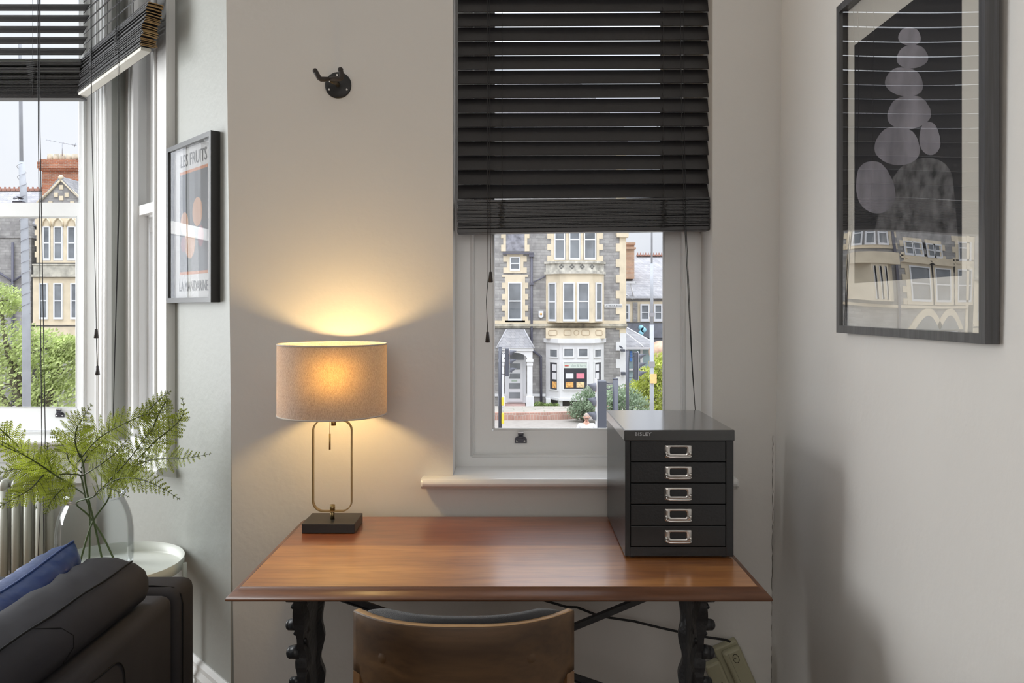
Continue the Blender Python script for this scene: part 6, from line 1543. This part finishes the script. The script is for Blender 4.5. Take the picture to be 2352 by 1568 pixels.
# ---- pedestrian looking at a phone
def person():
    Yp = 21.0; px0 = at(1347, 0, Yp).x; H = 1.76
    t = thing('person', (px0, Yp, G), 'person in a white polo shirt and glasses standing on the street looking at a phone', 'person')
    o3 = Vector((px0, Yp, G))
    SK = mat('skin', (.58, .34, .25), .55); SH = mat('white_shirt', (.74, .74, .78), .7, bump=.2, bscale=14); TRO = mat('dark_trousers', (.05, .06, .09), .8)
    def skin(name, verts, edges, root, m, sub=2):
        me = bpy.data.meshes.new(name); me.from_pydata([v[0] for v in verts], edges, []); o = bpy.data.objects.new(name, me); COL.objects.link(o)
        md = o.modifiers.new('skin', 'SKIN'); md.use_smooth_shade = True
        for i, v in enumerate(verts): r = v[1]; me.skin_vertices[0].data[i].radius = (r, r) if not isinstance(r, tuple) else r; me.skin_vertices[0].data[i].use_root = (i == root)
        s = o.modifiers.new('sub', 'SUBSURF'); s.levels = sub; s.render_levels = sub
        dg = bpy.context.evaluated_depsgraph_get(); m2 = bpy.data.meshes.new_from_object(o.evaluated_get(dg)); bpy.data.objects.remove(o)
        m2.name = name; m2.materials.clear(); m2.materials.append(m); q = bpy.data.objects.new(name, m2); COL.objects.link(q); q.parent = t; WM[q] = WM[t]
        for p_ in m2.polygons: p_.use_smooth = True
        return q
    V = [((0, 0, .96), (.15, .11)), ((0, 0, 1.12), (.145, .105)), ((0, .0, 1.32), (.165, .115)), ((0, .01, 1.43), (.12, .085)), ((0, .005, 1.50), .058), ((0, -.01, 1.57), .06),
         ((.17, .01, 1.425), .062), ((.235, .02, 1.27), .048), ((.25, .0, 1.10), .043), ((.16, -.18, 1.13), .035), ((.07, -.27, 1.20), .026),
         ((-.17, .01, 1.425), .062), ((-.235, .02, 1.27), .048), ((-.25, .0, 1.10), .043), ((-.16, -.18, 1.14), .035), ((-.06, -.27, 1.22), .026),
         ((.10, 0, .86), .095), ((.11, -.01, .50), .062), ((.11, .02, .10), .042), ((.12, -.10, .04), .04),
         ((-.10, 0, .86), .095), ((-.11, -.01, .50), .062), ((-.11, .02, .10), .042), ((-.12, -.10, .04), .04)]
    E = [(0, 1), (1, 2), (2, 3), (3, 4), (4, 5), (3, 6), (6, 7), (7, 8), (8, 9), (9, 10), (3, 11), (11, 12), (12, 13), (13, 14), (14, 15), (0, 16), (16, 17), (17, 18), (18, 19), (0, 20), (20, 21), (21, 22), (22, 23)]
    body = skin('body', V, E, 0, SK)
    # clothes follow the body as slightly larger shells
    sh = skin('shirt', [((0, 0, .93), (.165, .125)), ((0, 0, 1.12), (.16, .12)), ((0, 0, 1.32), (.182, .13)), ((0, .01, 1.44), (.13, .098)), ((0, .005, 1.475), .070), ((.17, .01, 1.43), .078), ((.232, .02, 1.29), .064), ((.243, .018, 1.22), .062), ((-.17, .01, 1.43), .078), ((-.232, .02, 1.29), .064), ((-.243, .018, 1.22), .062)],
              [(0, 1), (1, 2), (2, 3), (3, 4), (3, 5), (5, 6), (6, 7), (3, 8), (8, 9), (9, 10)], 0, SH)
    skin('trousers', [((0, 0, .95), (.16, .12)), ((.10, 0, .85), .11), ((.11, -.01, .50), .08), ((.11, .02, .10), .066), ((-.10, 0, .85), .11), ((-.11, -.01, .50), .08), ((-.11, .02, .10), .066)], [(0, 1), (1, 2), (2, 3), (0, 4), (4, 5), (5, 6)], 0, TRO)
    for s_ in (-1, 1):
        b = MB(); b.ball((s_*.115, -.06, .035), .05, .135, .045, 14); b.box(s_*.115-.045, s_*.115+.045, -.18, .07, 0, .02, bevel=.006); mesh_obj('shoe', b, mat('dark_shoe', (.03, .03, .03), .5), t, world=False)
    # head bowed toward the phone
    Mh = Matrix.Translation((0, -.035, 1.655)) @ Matrix.Rotation(math.radians(24), 4, 'X')
    b = MB(); tmp = bmesh.new(); bmesh.ops.create_uvsphere(tmp, u_segments=28, v_segments=20, radius=1)
    for v in tmp.verts:
        x, y, z = v.co; wz = .115*z; wx = .076*x*(1-.20*max(0, -z)); wy = .095*y*(1-.12*max(0, -z))
        if y < 0 and abs(x) < .25 and -.35 < z < .15: wy -= .022*(1-abs(x)/.25)*(1 if z < -.05 else .6)      # nose
        if y < -.3 and abs(z-.12) < .16 and .15 < abs(x) < .6: wy += .008                                       # eye sockets
        if y < -.4 and abs(z+.52) < .12 and abs(x) < .4: wy -= .006                                              # lips
        v.co = Vector((wx, wy, wz))
    b.smooth = True; b.merge(tmp, Mh); tmp.free()
    for s_ in (-1, 1): b.ball(Mh @ Vector((s_*.077, .005, -.005)), .012, .022, .032, 10)
    hd_ = mesh_obj('head', b, SK, t, world=False)
    b = MB(); DKE = mat('glasses_frame', (.02, .02, .02), .4)
    for s_ in (-1, 1): b.tube([Mh @ Vector((s_*.033+.026*math.cos(a), -.098, .012+.019*math.sin(a))) for a in [2*PI*i/14 for i in range(15)]], .003, 5); b.tube([Mh @ Vector((s_*.059, -.095, .014)), Mh @ Vector((s_*.08, 0, .012))], .0025, 5)
    b.tube([Mh @ Vector((-.008, -.1, .014)), Mh @ Vector((.008, -.1, .014))], .003, 5); mesh_obj('glasses', b, DKE, hd_, world=False)
    b = MB()
    for s_ in (-1, 1): b.ball(Mh @ Vector((s_*.031, -.088, .012)), .011, .008, .008, 10)
    mesh_obj('eyes', b, mat('eye_dark', (.04, .03, .03), .3), hd_, world=False)
    b = MB(); b.tube([Mh @ Vector((-.022, -.090, -.058)), Mh @ Vector((0, -.095, -.056)), Mh @ Vector((.022, -.090, -.058))], .005, 6); mesh_obj('mouth', b, mat('lips', (.42, .18, .15), .5), hd_, world=False)
    b = MB(); b.bm.free(); b.bm = bmesh.new(); tmp = bmesh.new(); bmesh.ops.create_uvsphere(tmp, u_segments=24, v_segments=16, radius=1)
    for v in tmp.verts: v.co = Vector((v.co.x*.079, v.co.y*.097+.004, v.co.z*.117+.002))
    bmesh.ops.delete(tmp, geom=[v for v in tmp.verts if v.co.z < .035-.4*v.co.y*0 and not (v.co.y > .02 and v.co.z > -.05)], context='VERTS')
    b.smooth = True; b.merge(tmp, Mh); tmp.free(); mesh_obj('hair', b, mat('short_grey_hair', (.35, .28, .24), .8), hd_, world=False)
    # hands: palm, four curled fingers and a thumb around the phone
    def hand(c, s_):
        b = MB(); b.ball(c, .030, .038, .020, 12)
        for k_ in range(4):
            x = c[0]-s_*(-.022+.015*k_); L_ = (.030, .034, .032, .026)[k_]; y0 = c[1]-.030
            b.tube([(x, y0, c[2]), (x+s_*.002, y0-L_*.7, c[2]+.010), (x+s_*.004, y0-L_*.9, c[2]+.028), (x+s_*.005, y0-L_*.5, c[2]+.042)], [.0085, .008, .0072, .006], 8)
        b.tube([(c[0]+s_*.024, c[1]-.004, c[2]+.006), (c[0]+s_*.034, c[1]-.022, c[2]+.022), (c[0]+s_*.026, c[1]-.038, c[2]+.042)], [.010, .009, .007], 8)
        o = mesh_obj('hand', b, SK, t, world=False); return o
    hand((.045, -.295, 1.215), 1); hand((-.035, -.295, 1.235), -1)
    return t, px0, Yp
pt, ppx_, ppy_ = person()
b = MB(); Mq = Matrix.Translation((ppx_-.005, ppy_-.335, G+1.275)) @ Matrix.Rotation(math.radians(-35), 4, 'X'); b.box(-.037, .037, -.005, .005, -.07, .07, Mq, bevel=.004)
o = mesh_obj('mobile_phone', b, mat('phone_red_case', (.35, .05, .06), .4)); tag(o, 'mobile phone in dark red case held by the person in white', 'phone')
